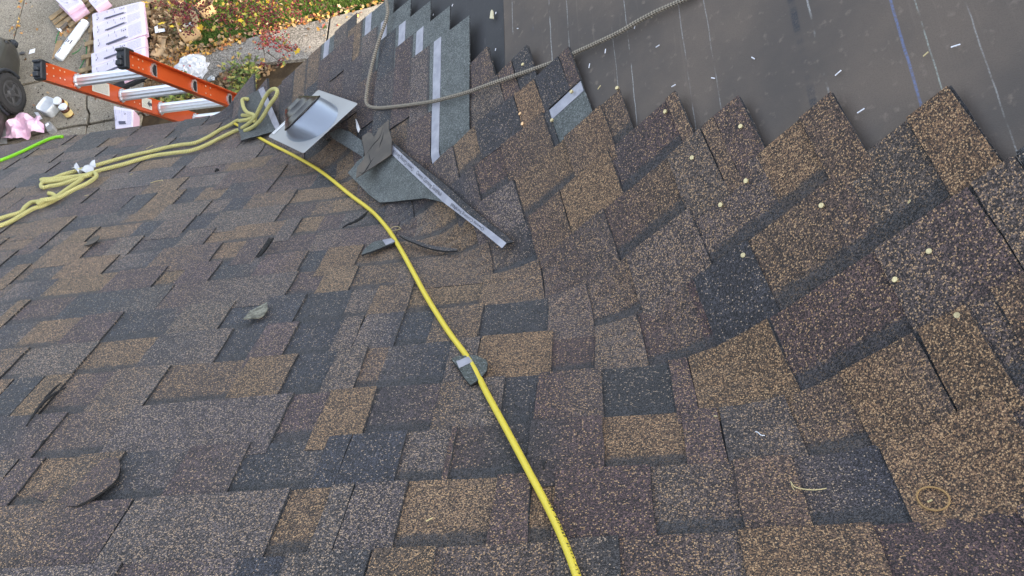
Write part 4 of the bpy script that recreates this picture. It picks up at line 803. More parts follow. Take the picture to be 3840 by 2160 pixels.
# along-course coordinate runs from the valley (low) to the rake (high): use q = y, so mirror faces by swapping order
def fpY(q, w, n): x, s = from_right(-q, w); return F(x, s, n)
for j, (ws, yf) in enumerate(RIGHT):
    r = random.Random(500+j); w0 = ws-.122; e = .101
    y0 = -w0*CP+.045
    xa, xb = -yf, -y0
    cs = fill_cells(xa, xb, [], r)
    cutd = CP*(e+.03)
    top_ = {0:.018, 1:.016, 2:.013}.get(j, .010)
    def nbr(a): return top_*(1-sstep(-.30 if j > 2 else -.09, -.02, a-xb))
    cs = [(a, b, {'O':'B'}.get(t, t) if r.random() < .75 else t, ty) for a, b, t, ty in cs]
    # mirror so that the open end (rake side) is the 'last' edge
    def nbR(a, w, j=j): return .010+.0007*j*0
    ed = split_edges(cs, xa, xb, r)
    hl = .235 if j < 5 else e+.05
    s_ = w0
    def base_top(x, s): return nbr(x)+.0125*(1-(s-s_)/.337)+.003+.001*wav(x, j+3)
    for ii, (a, b) in enumerate(ed):
        cc = [(max(a, c[0]), min(b, c[1]), c[2], c[3]) for c in cs if min(b, c[1])-max(a, c[0]) > .004]
        mb = MB(); tb = []; off = (r.uniform(-40,40), r.uniform(-40,40)); show = ii == 0 and (j < 5 or j == 7); lim = w0+(.105 if show else e+.03)
        for (x0, x1, t, ty) in cc:
            col = blended(t, x0, x1, r)
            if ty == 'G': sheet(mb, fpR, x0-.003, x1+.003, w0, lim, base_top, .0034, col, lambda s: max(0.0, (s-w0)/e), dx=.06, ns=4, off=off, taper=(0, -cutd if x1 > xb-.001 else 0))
            else: sheet(mb, fpR, x0, x1, w0+.0015, lim, base_top, .003, (.03,.03,.033), None, dx=.06, ns=4, off=off, taper=(0, -cutd if x1 > xb-.001 else 0)); tb.append((x0, x1, col))
        if show: sheet(mb, fpR, a, min(b, a+.62), w0+e-.012, w0+.122+.138, lambda x, s: base_top(x, s)+.0006, .0035, GREY, None, dx=.06, ns=3, off=off, mi=1)
        o = adopt(mb.build('shingle', [MAT['shingle'], MAT['headlap']]), house); shingle_parts.append(o)
        t2 = MB()
        for (x0, x1, col) in tb: sheet(t2, fpR, x0, x1, w0, lim, lambda x, s: base_top(x, s)+.0045, .0048, col, None, dx=.06, ns=4, taper=(0, -cutd if x1 > xb-.001 else 0), off=(off[0]+r.uniform(-5,5), off[1]))
        if t2.f:
            q = t2.build('tab_row', MAT['shingle']); q.parent = o; q['kind'] = 'stuff'
        if show:
            tp = MB(); sheet(tp, fpR, a+.001, min(b, a+.60), w0+.122-.016, w0+.122+.017, lambda x, s: base_top(x, s)+.0021, .001, (1,1,1), None, dx=.05, ns=1, off=off, ecol=(1,1,1,0))
            q = tp.build('nailing_strip', MAT['tape']); q.parent = o
# nails
NR = .0046
for i, (x, s) in enumerate(NAILS):
    mb = MB(); p, nn = Ffull(x, s, .021 if i < 20 else .024); nn = (nn+Vector((rnd.uniform(-.2,.2), rnd.uniform(-.2,.2), 0))).normalized()
    M = Matrix.Translation(p)@nn.to_track_quat('Z', 'Y').to_matrix().to_4x4()
    mb.lathe([(NR*.95,-.004),(NR,.0001),(NR*.96,.0005),(0.0,.0006)], M, 14)
    adopt(mb.build('nail', MAT['nail_bronze'] if i in (11, 12) else MAT['nail'], smooth=False), house)

# ------------------------------------------------------------------ things lying on the roof
def on_roof(pts2, n, step=.012, hump=None):
    """path in roof metres -> world points at height n above the shingles"""
    out = []
    P = smooth_path(pts2, step)
    for i, p in enumerate(P):
        h = n if not callable(n) else n(i/(len(P)-1))
        out.append(F(float(p[0]), float(p[1]), .019+h))
    return out
# yellow air hose
R_ = .0058
mb = MB(); hp = on_roof(AIR, lambda t: R_-.001+.002*math.sin(t*23), .02); mb.tube(hp, R_, 12)
hose = tag(mb.build('air_hose', MAT['air_hose'], smooth=True), 'long yellow air hose running down the shingles with worn black print', 'air hose')
# the worn print near its lower end: a run of short strokes lying on the hose wall
def hose_frame(L):
    acc = 0
    for a, b in zip(hp, hp[1:]):
        d = (b-a).length
        if acc+d >= L: return a+(b-a)*((L-acc)/d), (b-a).normalized()
        acc += d
    return hp[-1], (hp[-1]-hp[-2]).normalized()
tot = sum((b-a).length for a, b in zip(hp, hp[1:]))
acc = 0; marks = MB(); view = cam.location
Lstart = None
for i, (a, b) in enumerate(zip(hp, hp[1:])):
    acc += (b-a).length
    v = CAM_INV@(b-cam.location); py = 540-0
    yy = 1080-(v.y/-v.z)*3215.5
    if Lstart is None and yy > 1880: Lstart = acc
L = Lstart; gl = [(4, .0055)]*4+['gap']+[(5, .005)]*7+['gap']+[(3, .005)]*5+['gap']+[(4, .005)]*3+['gap']+[(4,.005)]*4
def stroke(L0, L1, a0, a1):
    ids = []
    for LL, aa in ((L0, a0), (L0, a1), (L1, a1), (L1, a0)):
        p, t = hose_frame(LL); nrm = Vector((.1, .45, .89)); nrm = (nrm-t*nrm.dot(t)).normalized(); sd = t.cross(nrm)
        ids.append(marks.vert(p+(nrm*math.cos(aa)+sd*math.sin(aa))*(R_+.00025)))
    marks.face(ids)
for g in gl:
    if L > tot-.02: break
    if g == 'gap': L += .008; continue
    w = g[1]
    for q in range(g[0]-1):
        a = rnd.uniform(-.75, -.45); u = rnd.uniform(0, w*.6)
        if rnd.random() < .5: stroke(L+u, L+u+.0011, a-.25, a+rnd.uniform(.15, .4))
        else: stroke(L, L+w*.8, a+.1*q-.15, a+.1*q-.03)
    L += w+.0018
q = marks.build('print', MAT['hose_print']); q.parent = hose
# lime hose
mb = MB(); mb.tube(on_roof(GREENH, .008, .02), .0072, 12)
tag(mb.build('garden_hose', MAT['lime_hose'], smooth=True), 'bright lime green hose lying over the eave edge', 'hose')
# yellow rope: one doubled line from the ladder knot, folded back on itself
rope = empty('yellow_rope', F(-1.5, .5), label='doubled pale yellow braided rope knotted beside the ladder and folded over the eave shingles', cat='rope')
RR = .0075
for nm, P, hfn in (('strand', ROPE_A, lambda t: RR+.001+.013*sstep(.40,.52,t)*(1-sstep(.60,.75,t))), ('strand', ROPE_B, lambda t: RR+.001+.013*(1-sstep(.0,.1,t))+.016*sstep(.9,1,t)), ('strand', ROPE_C, lambda t: RR+.001+.004*(1-sstep(.1,.3,t))+.026*sstep(.86,.97,t)),
                   ('knot_loop', ROPE_LOOP, lambda t: RR+.012+.030*math.sin(t*math.pi)), ('knot_loop', ROPE_TIE, lambda t: RR+.016+.02*math.sin(t*math.pi))):
    mb = MB(); mb.tube(on_roof(P, hfn, .012), RR, 12); adopt(mb.build(nm, MAT['yellow_rope'], smooth=True), rope)
# overhand knot further along the strands
kx, ks = ROPE_A[20][0], ROPE_A[20][1]
mb = MB()
kc = np.array(ROPE_A[4][:2])*.5+np.array(ROPE_A[17][:2])*.5; dr = np.array(ROPE_A[6])-np.array(ROPE_A[3]); dr = dr/np.linalg.norm(dr); pr = np.array([-dr[1], dr[0]])
kp = [kc+dr*(-.05)+pr*-.012, kc+dr*-.02+pr*.018, kc+dr*.012+pr*.014, kc+dr*.016+pr*-.018, kc+dr*-.012+pr*-.02, kc+dr*-.03+pr*.012, kc+dr*.0+pr*.026, kc+dr*.04+pr*-.006, kc+dr*.045+pr*-.03]
P = smooth_path([tuple(p) for p in kp], .006)
mb.tube([F(float(p[0]), float(p[1]), .019+RR*1.2+.010+.007*math.sin(i/len(P)*14)) for i, p in enumerate(P)], RR*.95, 12)
adopt(mb.build('knot', MAT['yellow_rope'], smooth=True), rope)
# grey braided rope on the other slope
mb = MB(); P = smooth_path(GREYROPE, .012)
mb.tube([F(float(p[0]), float(p[1]), .0062+.032*(1-sstep(.60, .80, i/len(P)))+.004*math.sin(i/len(P)*9)**2) for i, p in enumerate(P)], .0056, 12)
tag(mb.build('grey_rope', MAT['grey_rope'], smooth=True), 'grey braided rope bent sharply across the felt and the stepped shingle ends', 'rope')

# pipe flashing bridging the valley
Q = [Vector(q) for q in FLASHQ]; c0 = (Q[0]+Q[1]+Q[2]+Q[3])/4
ex = (Q[1]-Q[0]+Q[2]-Q[3]); Lx = ex.length/2; ex.normalize(); ey = (Q[3]-Q[0]+Q[2]-Q[1]); Ly = ey.length/2; ey.normalize()
ez = ex.cross(ey).normalized()
if ez.z < 0: ez = -ez
fl = empty('pipe_flashing', c0, label='square galvanised pipe flashing with a black rubber collar resting across the valley', cat='pipe flashing')
def fq(u, v, h=0.0):  # bilinear on the plate
    return Q[0]*(1-u)*(1-v)+Q[1]*u*(1-v)+Q[2]*u*v+Q[3]*(1-u)*v+ez*h
mb = MB(); N_ = 56
UC, VC, UA, VA = .535, .52, .43, .385      # centre and half axes of the pressed skirt on the plate
def cone_h(u, v): return 0.0
rr = .035
def corner(u, v):
    u2, v2 = u, v
    for cu, sx in ((0, 1), (1, -1)):
        for cv, sy in ((0, 1), (1, -1)):
            du, dv_ = (u-cu)*sx, (v-cv)*sy
            if du < rr and dv_ < rr:
                d = math.hypot(rr-du, rr-dv_)
                m = max(rr-du, rr-dv_)
                if d > 1e-6: k = m/d; u2 = cu+sx*(rr-(rr-du)*k); v2 = cv+sy*(rr-(rr-dv_)*k)
    return u2, v2
us = sorted(set([0, .01, .02, .03]+list(np.linspace(.035, .965, N_))+[.97, .98, .99, 1]))
gv = []
for v in us:
    row = []
    for u in us:
        u2, v2 = corner(u, v); row.append(mb.vert(fq(u2, v2, cone_h(u, v)+.004*(u-.5)*(v-.5))))
    gv.append(row)
for j in range(len(us)-1):
    for i in range(len(us)-1):
        um, vm = (us[i]+us[i+1])/2, (us[j]+us[j+1])/2
        mb.face([gv[j][i], gv[j][i+1], gv[j+1][i+1], gv[j+1][i]], 1 if cone_h(um, vm) > .0005 else 0)
pl = adopt(mb.build('base_plate', [MAT['flash_plate'], MAT['flash_cone']], smooth=True), fl)
so = pl.modifiers.new('thickness', 'SOLIDIFY'); so.thickness = .0012
# pressed metal skirt rising to a ring that leans with the pipe, then a stepped rubber collar
away = c0-cam.location; away = (away-ez*away.dot(ez)).normalized(); LEAN = .33
tz = (ez*math.cos(LEAN)+away*math.sin(LEAN)).normalized()
zx = (ex-tz*ex.dot(tz)).normalized(); zy = tz.cross(zx).normalized()
RC = .079; cm = fq(UC, VC, .042)
mb = MB(); NS, NT_ = 48, 10; base_o = fq(UC, VC, .0012); rg = []
for k in range(NT_+1):
    t = k/NT_; row = []
    for i in range(NS):
        th = 2*math.pi*i/NS
        b = base_o+ex*(UA*Lx*math.cos(th))+ey*(VA*Ly*math.sin(th)); q = cm+(ex*math.cos(th)+ey*math.sin(th)-tz*((ex*math.cos(th)+ey*math.sin(th)).dot(tz))).normalized()*RC
        p = b.lerp(q, t)+ez*(.003*math.sin(math.pi*t))
        row.append(mb.vert(p))
    rg.append(row)
for A_, B_ in zip(rg, rg[1:]):
    for i in range(NS): k = (i+1) % NS; mb.face([A_[i], A_[k], B_[k], B_[i]])
adopt(mb.build('skirt', MAT['flash_cone'], smooth=True), fl)
Mc = Matrix((zx, zy, tz)).transposed().to_4x4(); Mc.translation = cm
mb = MB()
mb.lathe([(.076,-.004),(.0825,.000),(.0825,.004),(.078,.0055),(.064,.019),(.062,.0205),(.060,.021),(.046,.036),(.0445,.0375),(.043,.038),(.033,.047),(.031,.048),(.0285,.047),(.027,.03),(.026,.0)], Mc, 40)
adopt(mb.build('collar', MAT['collar'], smooth=True), fl)
mb = MB()
ids = [mb.vert(fq(u, v, .0022)) for u, v in ((.015,.62),(.085,.62),(.085,.93),(.015,.93))]; mb.face(ids)
st = adopt(mb.build('sticker', MAT['sticker']), fl)
mb = MB()
for i in range(22):
    v = .65+i*.012; u = .03+.012*(i % 2); w = rnd.choice([.003, .006, .004])
    mb.face([mb.vert(fq(a, b, .0026)) for a, b in ((u, v), (u+.012, v), (u+.012, v+w), (u, v+w))])
q = adopt(mb.build('print', MAT['text_grey']), st); q.parent = st

# loose strip of shingle with its nailing tape
ls = empty('loose_shingle', F(-.7, 1.4), label='torn loose shingle with grey headlap and a printed nailing strip lying along the valley', cat='shingle')
nb12 = nb_left(12)
def up(x, s): return .026+.9*nb12(x, s)+.006*sstep(-.9, -.5, x)*(1-sstep(-.5, -.2, x))
mb = MB(); poly_slab(mb, [tuple(p) for p in LOOSE_BODY], F, up, .004, .022, (0,1,1), GREY+(0,), side_col=EDGE); adopt(mb.build('headlap', [MAT['headlap'], MAT['asphalt_edge']]), ls)
mb = MB(); poly_slab(mb, [tuple(p) for p in LOOSE_EDGE], F, lambda x, s: up(x, s)+.001, .0045, .02, (0,1,1), TONE['D']+(0,), side_col=EDGE); adopt(mb.build('tab_edge', [MAT['shingle'], MAT['asphalt_edge']]), ls)
A0, A1, B1, B0 = [np.array(p) for p in LOOSE_STRIP]   # upper inner, lower... along the strip
mb = MB(); poly_slab(mb, [tuple(p) for p in LOOSE_STRIP], F, lambda x, s: up(x, s)+.0062, .0010, .02, (0,1,1), (1,1,1,0)); tp = adopt(mb.build('nailing_strip', [MAT['tape'], MAT['asphalt_edge']]), ls)
# lettering printed along the strip, every other repeat upside down
tv, tf = text_mesh('Owens Corning SureNail'); tw = max(v[0] for v in tv); th_ = .72
start = (A0+A1)/2; end = (B1+B0)/2 if np.linalg.norm(B1-A1) > .3 else (B1+B0)/2
start = (A0+A1)/2; end = (B1+B0)/2; sd = end-start; Ls = np.linalg.norm(sd); sd = sd/Ls; sp_ = np.array([-sd[1], sd[0]])
mb = MB()
for ctr, flipv, ln in ((.19, 1, .155), (.44, -1, .165), (.755, 1, .17)):
    c = start+sd*Ls*ctr
    for f in tf:
        ids = []
        for i in f:
            a = (tv[i][0]/tw-.5)*ln*flipv; b = (tv[i][1]-.26)*.0165*flipv
            p = c-sd*a-sp_*b*(-1)
            ids.append(mb.vert(F(float(p[0]), float(p[1]), up(p[0], p[1])+.0076)))
        mb.face(ids)
q = mb.build('lettering', MAT['text_grey']); q.parent = tp

# torn felt scrap lying crumpled on it, in its own tilted plane
fn = Vector(FELTN); fp3 = [Vector(q) for q in FELT3]; f0 = sum(fp3, Vector())/len(fp3)
fx = Vector((0,1,0))-fn*fn.y; fx.normalize(); fy = fn.cross(fx)
f2 = [((q-f0).dot(fx), (q-f0).dot(fy)) for q in fp3]
fs = empty('felt_scrap', f0, label='torn angular piece of brown felt with slits lying over the top of the loose shingle', cat='felt scrap')
fold_a, fold_b = np.array(f2[9]), np.array(f2[15]); fd = (fold_b-fold_a)/np.linalg.norm(fold_b-fold_a)
def fsh(x, y):
    s_ = (x-fold_a[0])*fd[1]-(y-fold_a[1])*fd[0]
    return .002*math.sin(x*22+y*9)+.001*math.sin(x*70-y*50)+.005*sstep(0, .03, s_)
mb = MB(); poly_slab(mb, f2, lambda x, y, n: f0+fx*x+fy*y+fn*n, fsh, .002, .010, (0,0,0)); adopt(mb.build('sheet', MAT['felt_scrap']), fs)
def fpt(p, n): return f0+fx*float(p[0])+fy*float(p[1])+fn*(fsh(float(p[0]), float(p[1]))+n)
def lerp2(a, b, t): return tuple(np.array(a)*(1-t)+np.array(b)*t)
for P, w in (([lerp2(f2[9], f2[15], .0), lerp2(f2[9], f2[1], .35), lerp2(f2[14], f2[2], .35), lerp2(f2[14], f2[0], .6)], .0014), ([lerp2(f2[5], f2[8], .3), lerp2(f2[5], f2[3], .25), lerp2(f2[8], f2[3], .4)], .0018),
             ([lerp2(f2[1], f2[14], .35), lerp2(f2[2], f2[11], .30), lerp2(f2[3], f2[10], .40)], .0018), ([lerp2(f2[4], f2[9], .2), lerp2(f2[4], f2[11], .45)], .0012)):
    mb = MB(); mb.tube([fpt(p, .0018) for p in smooth_path(P, .006)], w, 6, rfun=lambda t: .15+.85*math.sin(math.pi*min(.97, max(.03, t)))); adopt(mb.build('tear', MAT['asphalt_edge']), fs)

# grey offcut under the flashing and the rope
off_poly = [tuple(from_right(a, w)) for a, w in ()]
def scrap(name, pts, label, cat, h0, curl, mats, tone_, group=None, thick=.0045, tape=None, res=.015, jag=.0006):
    cx = sum(p[0] for p in pts)/len(pts); cy = sum(p[1] for p in pts)/len(pts)
    hf = (lambda x, s: h0+curl((x-cx), (s-cy)))
    root = empty(name, F(cx, cy, h0), label=label, cat=cat, group=group)
    mb = MB(); poly_slab(mb, [tuple(p) for p in pts], F, hf, thick, res, (0,1,1), tone_+(0,), jag=jag, side_col=EDGE); adopt(mb.build('piece', mats), root)
    if tape:
        mb = MB(); poly_slab(mb, [tuple(p) for p in tape], F, lambda x, s: hf(x, s)+thick+.0003, .0008, res, (0,0,0)); adopt(mb.build('nailing_strip', MAT['tape']), root)
    return root
HM = [MAT['headlap'], MAT['asphalt_edge']]; SM = [MAT['shingle'], MAT['asphalt_edge']]
scrap('shingle_scrap', SCRAP_A, 'thin curved grey shingle scrap crossed by the yellow hose, with a white tape end', 'shingle scrap', .021, lambda x, s: .004+.10*s*s*6, HM, (.06,.072,.07), 'shingle scraps left on the roof', tape=SCRAP_A_TAPE)
scrap('shingle_scrap', SLIVER_B, 'long narrow black shingle sliver lying right of the yellow hose', 'shingle scrap', .020, lambda x, s: .006+.012*math.sin(x*14)**2, SM, TONE['D'], 'shingle scraps left on the roof')
scrap('shingle_scrap', SCRAP_C, 'rounded grey shingle offcut with a pale tape band under the yellow hose', 'shingle scrap', .020, lambda x, s: .003+.9*(x*x), HM, (.062,.075,.068), 'shingle scraps left on the roof', tape=SCRAP_C_TAPE)
scrap('shingle_scrap', DISC, 'brown shingle offcut with a rounded lifted edge at the lower corner of the roof', 'shingle scrap', .0080, lambda x, s: .019*sstep(-.08, .11, x), SM, TONE['P'], 'shingle scraps left on the roof', res=.02)
scrap('shingle_scrap', UNDER_FLASH, 'grey granular shingle strip poking out below the pipe flashing', 'shingle scrap', .03, lambda x, s: .006, HM, (.085,.098,.10), 'shingle scraps left on the roof')
scrap('shingle_scrap', UNDER_ROPE, 'grey headlap offcut under the rope knot at the roof corner, with a tape band', 'shingle scrap', .026, lambda x, s: .006, HM, (.06,.07,.07), 'shingle scraps left on the roof', tape=UNDER_ROPE_TAPE)
lab = {0:'short black curled shingle sliver left of the yellow hose above the ring', 1:'black pointed shingle sliver standing in mid roof left of the hose', 2:'tiny curled black sliver near the left lower corner of the roof', 3:'long black lifted shingle edge sliver at the left side of the roof', 4:'second thin black sliver lying along the long lifted one', 5:'small black crumb of asphalt below the yellow rope', 6:'black asphalt crumb on the grey offcut by the rope knot', 7:'tiny black curl right of the yellow hose'}
for i, P in enumerate(SLIVERS):
    mb = MB(); pp = smooth_path(P, .008); nn = len(pp)
    wd = [.0045, .006, .0022, .0035, .003, .006, .006, .0022][i]
    mb.tube([F(float(p[0]), float(p[1]), .023+.008*math.sin(math.pi*j/max(1, nn-1))+(.003 if i in (0, 1) else 0)) for j, p in enumerate(pp)], wd, 6, rfun=lambda t: .35+.65*math.sin(math.pi*min(.98, max(.02, t)))+.15*math.sin(t*40))
    tag(mb.build('asphalt_sliver', MAT['asphalt_edge']), lab[i], 'sliver', 'black asphalt slivers on the shingles')
scrap('bark_chip', LEAF_CHIP, 'curled mossy grey green bark chip lying alone on the left shingles', 'bark chip', .022, lambda x, s: .004+1.2*s*s, [MAT['chip'], MAT['chip']], (.2,.2,.15), thick=.003, res=.01)
scrap('rubber_scrap', RUBBER_LEAF, 'leaf shaped dark grey felt scrap lying on shingles below the yellow rope', 'felt scrap', .021, lambda x, s: .004+.05*max(0, x), [MAT['felt_scrap'], MAT['asphalt_edge']], (.05,.05,.05), thick=.002, res=.012)
# rings
def ring(c, ra, rb, rt, rot, mat, name, label, cat, n):
    mb = MB(); pts = []
    for i in range(41):
        t = i/40*2*math.pi; dx, dy = ra*math.cos(t), rb*math.sin(t)
        pts.append(F(c[0]+dx*math.cos(rot)-dy*math.sin(rot), c[1]+dx*math.sin(rot)+dy*math.cos(rot), n+.001*math.sin(2*t)))
    mb.tube(pts, rt, 8, cap=False); tag(mb.build(name, mat, smooth=True), label, cat)
ring(RING1[0], .0205, .0205, .0014, 0, MAT['rubber_ring'], 'rubber_ring', 'tan rubber ring lying flat on light brown shingles far from the hose', 'ring', .0215)
ring(RING2[0], .0145, .0125, .0008, .5, MAT['straw'], 'wire_ring', 'thin pale loop tucked under the yellow hose', 'ring', .022)
def strand(P, r, mat, name, label, cat, n=.022, group=None):
    mb = MB(); mb.tube([F(float(p[0]), float(p[1]), n) for p in smooth_path(P, .006)], r, 5); return tag(mb.build(name, mat), label, cat, group)
st_ = empty('grass_stem', F(*STEM[2], .022), label='dry grass stem with frayed root lying beside the tan ring', cat='grass stem')
for P, r in ((STEM, .0009), (STEM2, .0006)):
    mb = MB(); mb.tube([F(float(p[0]), float(p[1]), .0225) for p in smooth_path(P, .004)], r, 5); adopt(mb.build('stem', MAT['straw']), st_)
strand(THREAD, .0008, MAT['thread'], 'thread', 'short crooked white thread on the dark shingles', 'thread')
sl_ = ['pale straw blade just above the yellow rope', 'short straw bit below the folded yellow rope', 'bent straw with a hooked end left of the yellow hose', 'small straw chip beside the lower rope strand', 'thin straw beside the edge of the loose taped shingle']
for P, l in zip(STRAW, sl_): strand(P, .0012, MAT['straw'], 'straw', l, 'straw', group='straw bits on the roof')
# plastic and nail-strip crumbs on the felt and shingles
sk = {'w': 'stick_white', 'c': 'stick_cream', 'y': 'straw'}
where = ['near the top of the black felt strip', 'low on the black felt strip beside the brown lap', 'on the brown felt beside the grey rope', 'just below the grey rope on the brown felt', 'above the first full brown shingle peak', 'high on the brown felt above the rope', 'at the top of the brown felt right of the rope', 'standing upright under the rope shadow',
         'lying level in the middle of the felt', 'just above a shingle peak', 'tilted beside a chalk line', 'small and tilted high on the middle felt', 'sloping up left of the blue chalk line', 'big and bright at the far right of the felt', 'between two shingle peaks below the blue line', 'beside the double chalk line right of the blue one', 'at the top edge of the black felt', 'tiny at the foot of the rope bend', 'tiny near the top black felt corner',
         'on the dark band between brown shingles', 'on the far right brown shingles', 'on white scuffed shingle beside the yellow hose', 'inside the tan rubber ring', 'on the brown shingle below the middle nails']
for i, ((x, s), lpx, ang, c) in enumerate(STICKS):
    p, nn = Ffull(x, s, .0); d = (p-cam.location).length; L = max(.006, lpx/3215.5*d*.92)
    onfelt = i < 16 or i in (17, 18)
    base = .0005 if onfelt else .0205
    vx = Vector((1, 0, 0)); vx = (cam.rotation_euler.to_matrix()@Vector((math.cos(math.radians(-ang)), math.sin(math.radians(-ang)), 0))); vx = (vx-nn*vx.dot(nn)).normalized(); vy = nn.cross(vx)
    mb = MB(); mb.box(p+nn*(base+.0014), L, .0023, .0018, Matrix((vx, vy, nn)).transposed(), bev=.0005)
    tag(mb.build('plastic_bit', MAT[sk[c]]), ('white' if c == 'w' else 'cream' if c == 'c' else 'straw coloured')+' sliver '+where[min(i, len(where)-1)], 'plastic bit', 'small bits strewn on the felt and shingles')
scrap('wood_chip', CHIP, 'pale wedge shaped wood chip on the black felt strip', 'wood chip', .0, lambda x, s: .001, [MAT['stick_cream'], MAT['stick_cream']], (1,1,1), thick=.004, res=.01)
scrap('wood_chip', CHIP2, 'pale pointed chip lying on the shingles right of the flashing', 'wood chip', .036, lambda x, s: .001, [MAT['sticker'], MAT['sticker']], (1,1,1), thick=.003, res=.01)
scrap('plastic_wrapper', WRAPPER, 'crumpled clear and white plastic wrapper caught on the yellow rope', 'wrapper', .034, lambda x, s: .008*math.sin(x*90)+.008*math.sin(s*110+1), [MAT['wrapper'], MAT['wrapper']], (1,1,1), thick=.0008, res=.010)

# ------------------------------------------------------------------ ladder leaning on the eave
LK = .90
lo = Vector((0,0,1.09577))+(Vector((-2.52011938,2.70006064,-1.69112492))-Vector((0,0,1.09577)))*LK
ld = Vector((.09893697,.41634691,-.9038068)); le = Vector((.99404363,-.08306636,.07054964)); ln_ = ld.cross(le).normalized()
RS, RWD, LW = .305*LK, .082*LK, .41*LK
lad = empty('extension_ladder', lo, label='orange fibreglass extension ladder with aluminium rungs rising past the eave', cat='ladder')
LM = Matrix((ld, le, ln_)).transposed()       # local: x down the ladder, y across, z depth
TOPX = -.205*LK; BOT = 8.6
for side, sy in (('near', 0.0), ('far', LW)):
    out_ = -1 if sy == 0 else 1
    web = sy+out_*.001
    mb = MB(); Lr = BOT-TOPX
    def lp(x, y, z): return lo+LM@Vector((x, y, z))
    mb.box(lp((TOPX+BOT)/2, sy+out_*.004, 0), Lr, .005, RWD, LM, bev=.0008)
    for z in (-1, 1): mb.box(lp((TOPX+BOT)/2, sy+out_*.016, z*(RWD/2-.0025)), Lr, .026, .005, LM, bev=.001)
    rail = adopt(mb.build('rail', MAT['fibreglass']), lad)
    # top cap
    mb = MB(); mb.box(lp(TOPX-.006, sy+out_*.012, 0), .030, .040, RWD+.008, LM, bev=.004)
    mb.box(lp(TOPX-.026, sy+out_*.010, RWD*.30), .020, .026, .022, LM, bev=.003); mb.box(lp(TOPX-.026, sy+out_*.010, RWD*.0), .014, .022, .016, LM, bev=.003)
    mb.box(lp(TOPX+.012, sy+out_*.016, -RWD*.5), .05, .030, .010, LM, bev=.003)
    mb.box(lp(TOPX-.016, sy+out_*.010, -RWD*.42), .030, .034, .012, LM, bev=.003)
    q = adopt(mb.build('end_cap', MAT['black_plastic']), lad)
    # rivets
    mb = MB()
    face_y = sy+(out_*.0066 if side == 'far' else .0012)
    fdir = out_ if side == 'far' else 1
    fy = sy+(.0070 if side == 'far' else .0012)*1.0
    for base in (TOPX+.02, TOPX+.055, TOPX+.09, TOPX+.115, .40*LK, .44*LK, 1.02*LK):
        for z in (-.024*LK, .012*LK):
            M = Matrix.Translation(lp(base, fy, z))@(LM@Matrix(((0,0,1),(1,0,0),(0,1,0))).transposed()).to_4x4()
            for fyy, dirn in ((sy-.0012 if side == 'far' else sy+.0016, 0),):
                pass
            mb.box(lp(base, sy+out_*.004+(.0032 if True else 0), z), .0058, .0022, .0058, LM, bev=.0009)
            mb.box(lp(base, sy+out_*.004-.0032, z), .0058, .0022, .0058, LM, bev=.0009)
    q = adopt(mb.build('rivet', MAT['rivet']), lad); q['kind'] = 'stuff'
    if side == 'near':
        for (x0, x1, z0, z1) in ((.095, .215, -.036, .024), (.455, .535, -.030, .026)):
            x0, x1, z0, z1 = [v*LK for v in (x0, x1, z0, z1)]
            mb = MB(); ids = [mb.vert(lp(x, sy+.0009-.0002, z)) for x, z in ((x0, z0), (x1, z0), (x1, z1), (x0, z1))]; mb.face(ids, 0, (1,1,1,0), [(0,0),(1,0),(1,1),(0,1)])
            lb = adopt(mb.build('label', MAT['label']), lad)
            if x0 > .3:
                mb = MB(); cx_ = (x0+x1)/2+.018
                A_ = [(-.016,0),(0,.016),(.0,.007),(.018,.007),(.018,-.007),(.0,-.007),(0,-.016)]
                mb.face([mb.vert(lp(cx_+a, sy+.0015, b-.002)) for a, b in A_]); q = mb.build('arrow', MAT['text_grey']); q.parent = lb
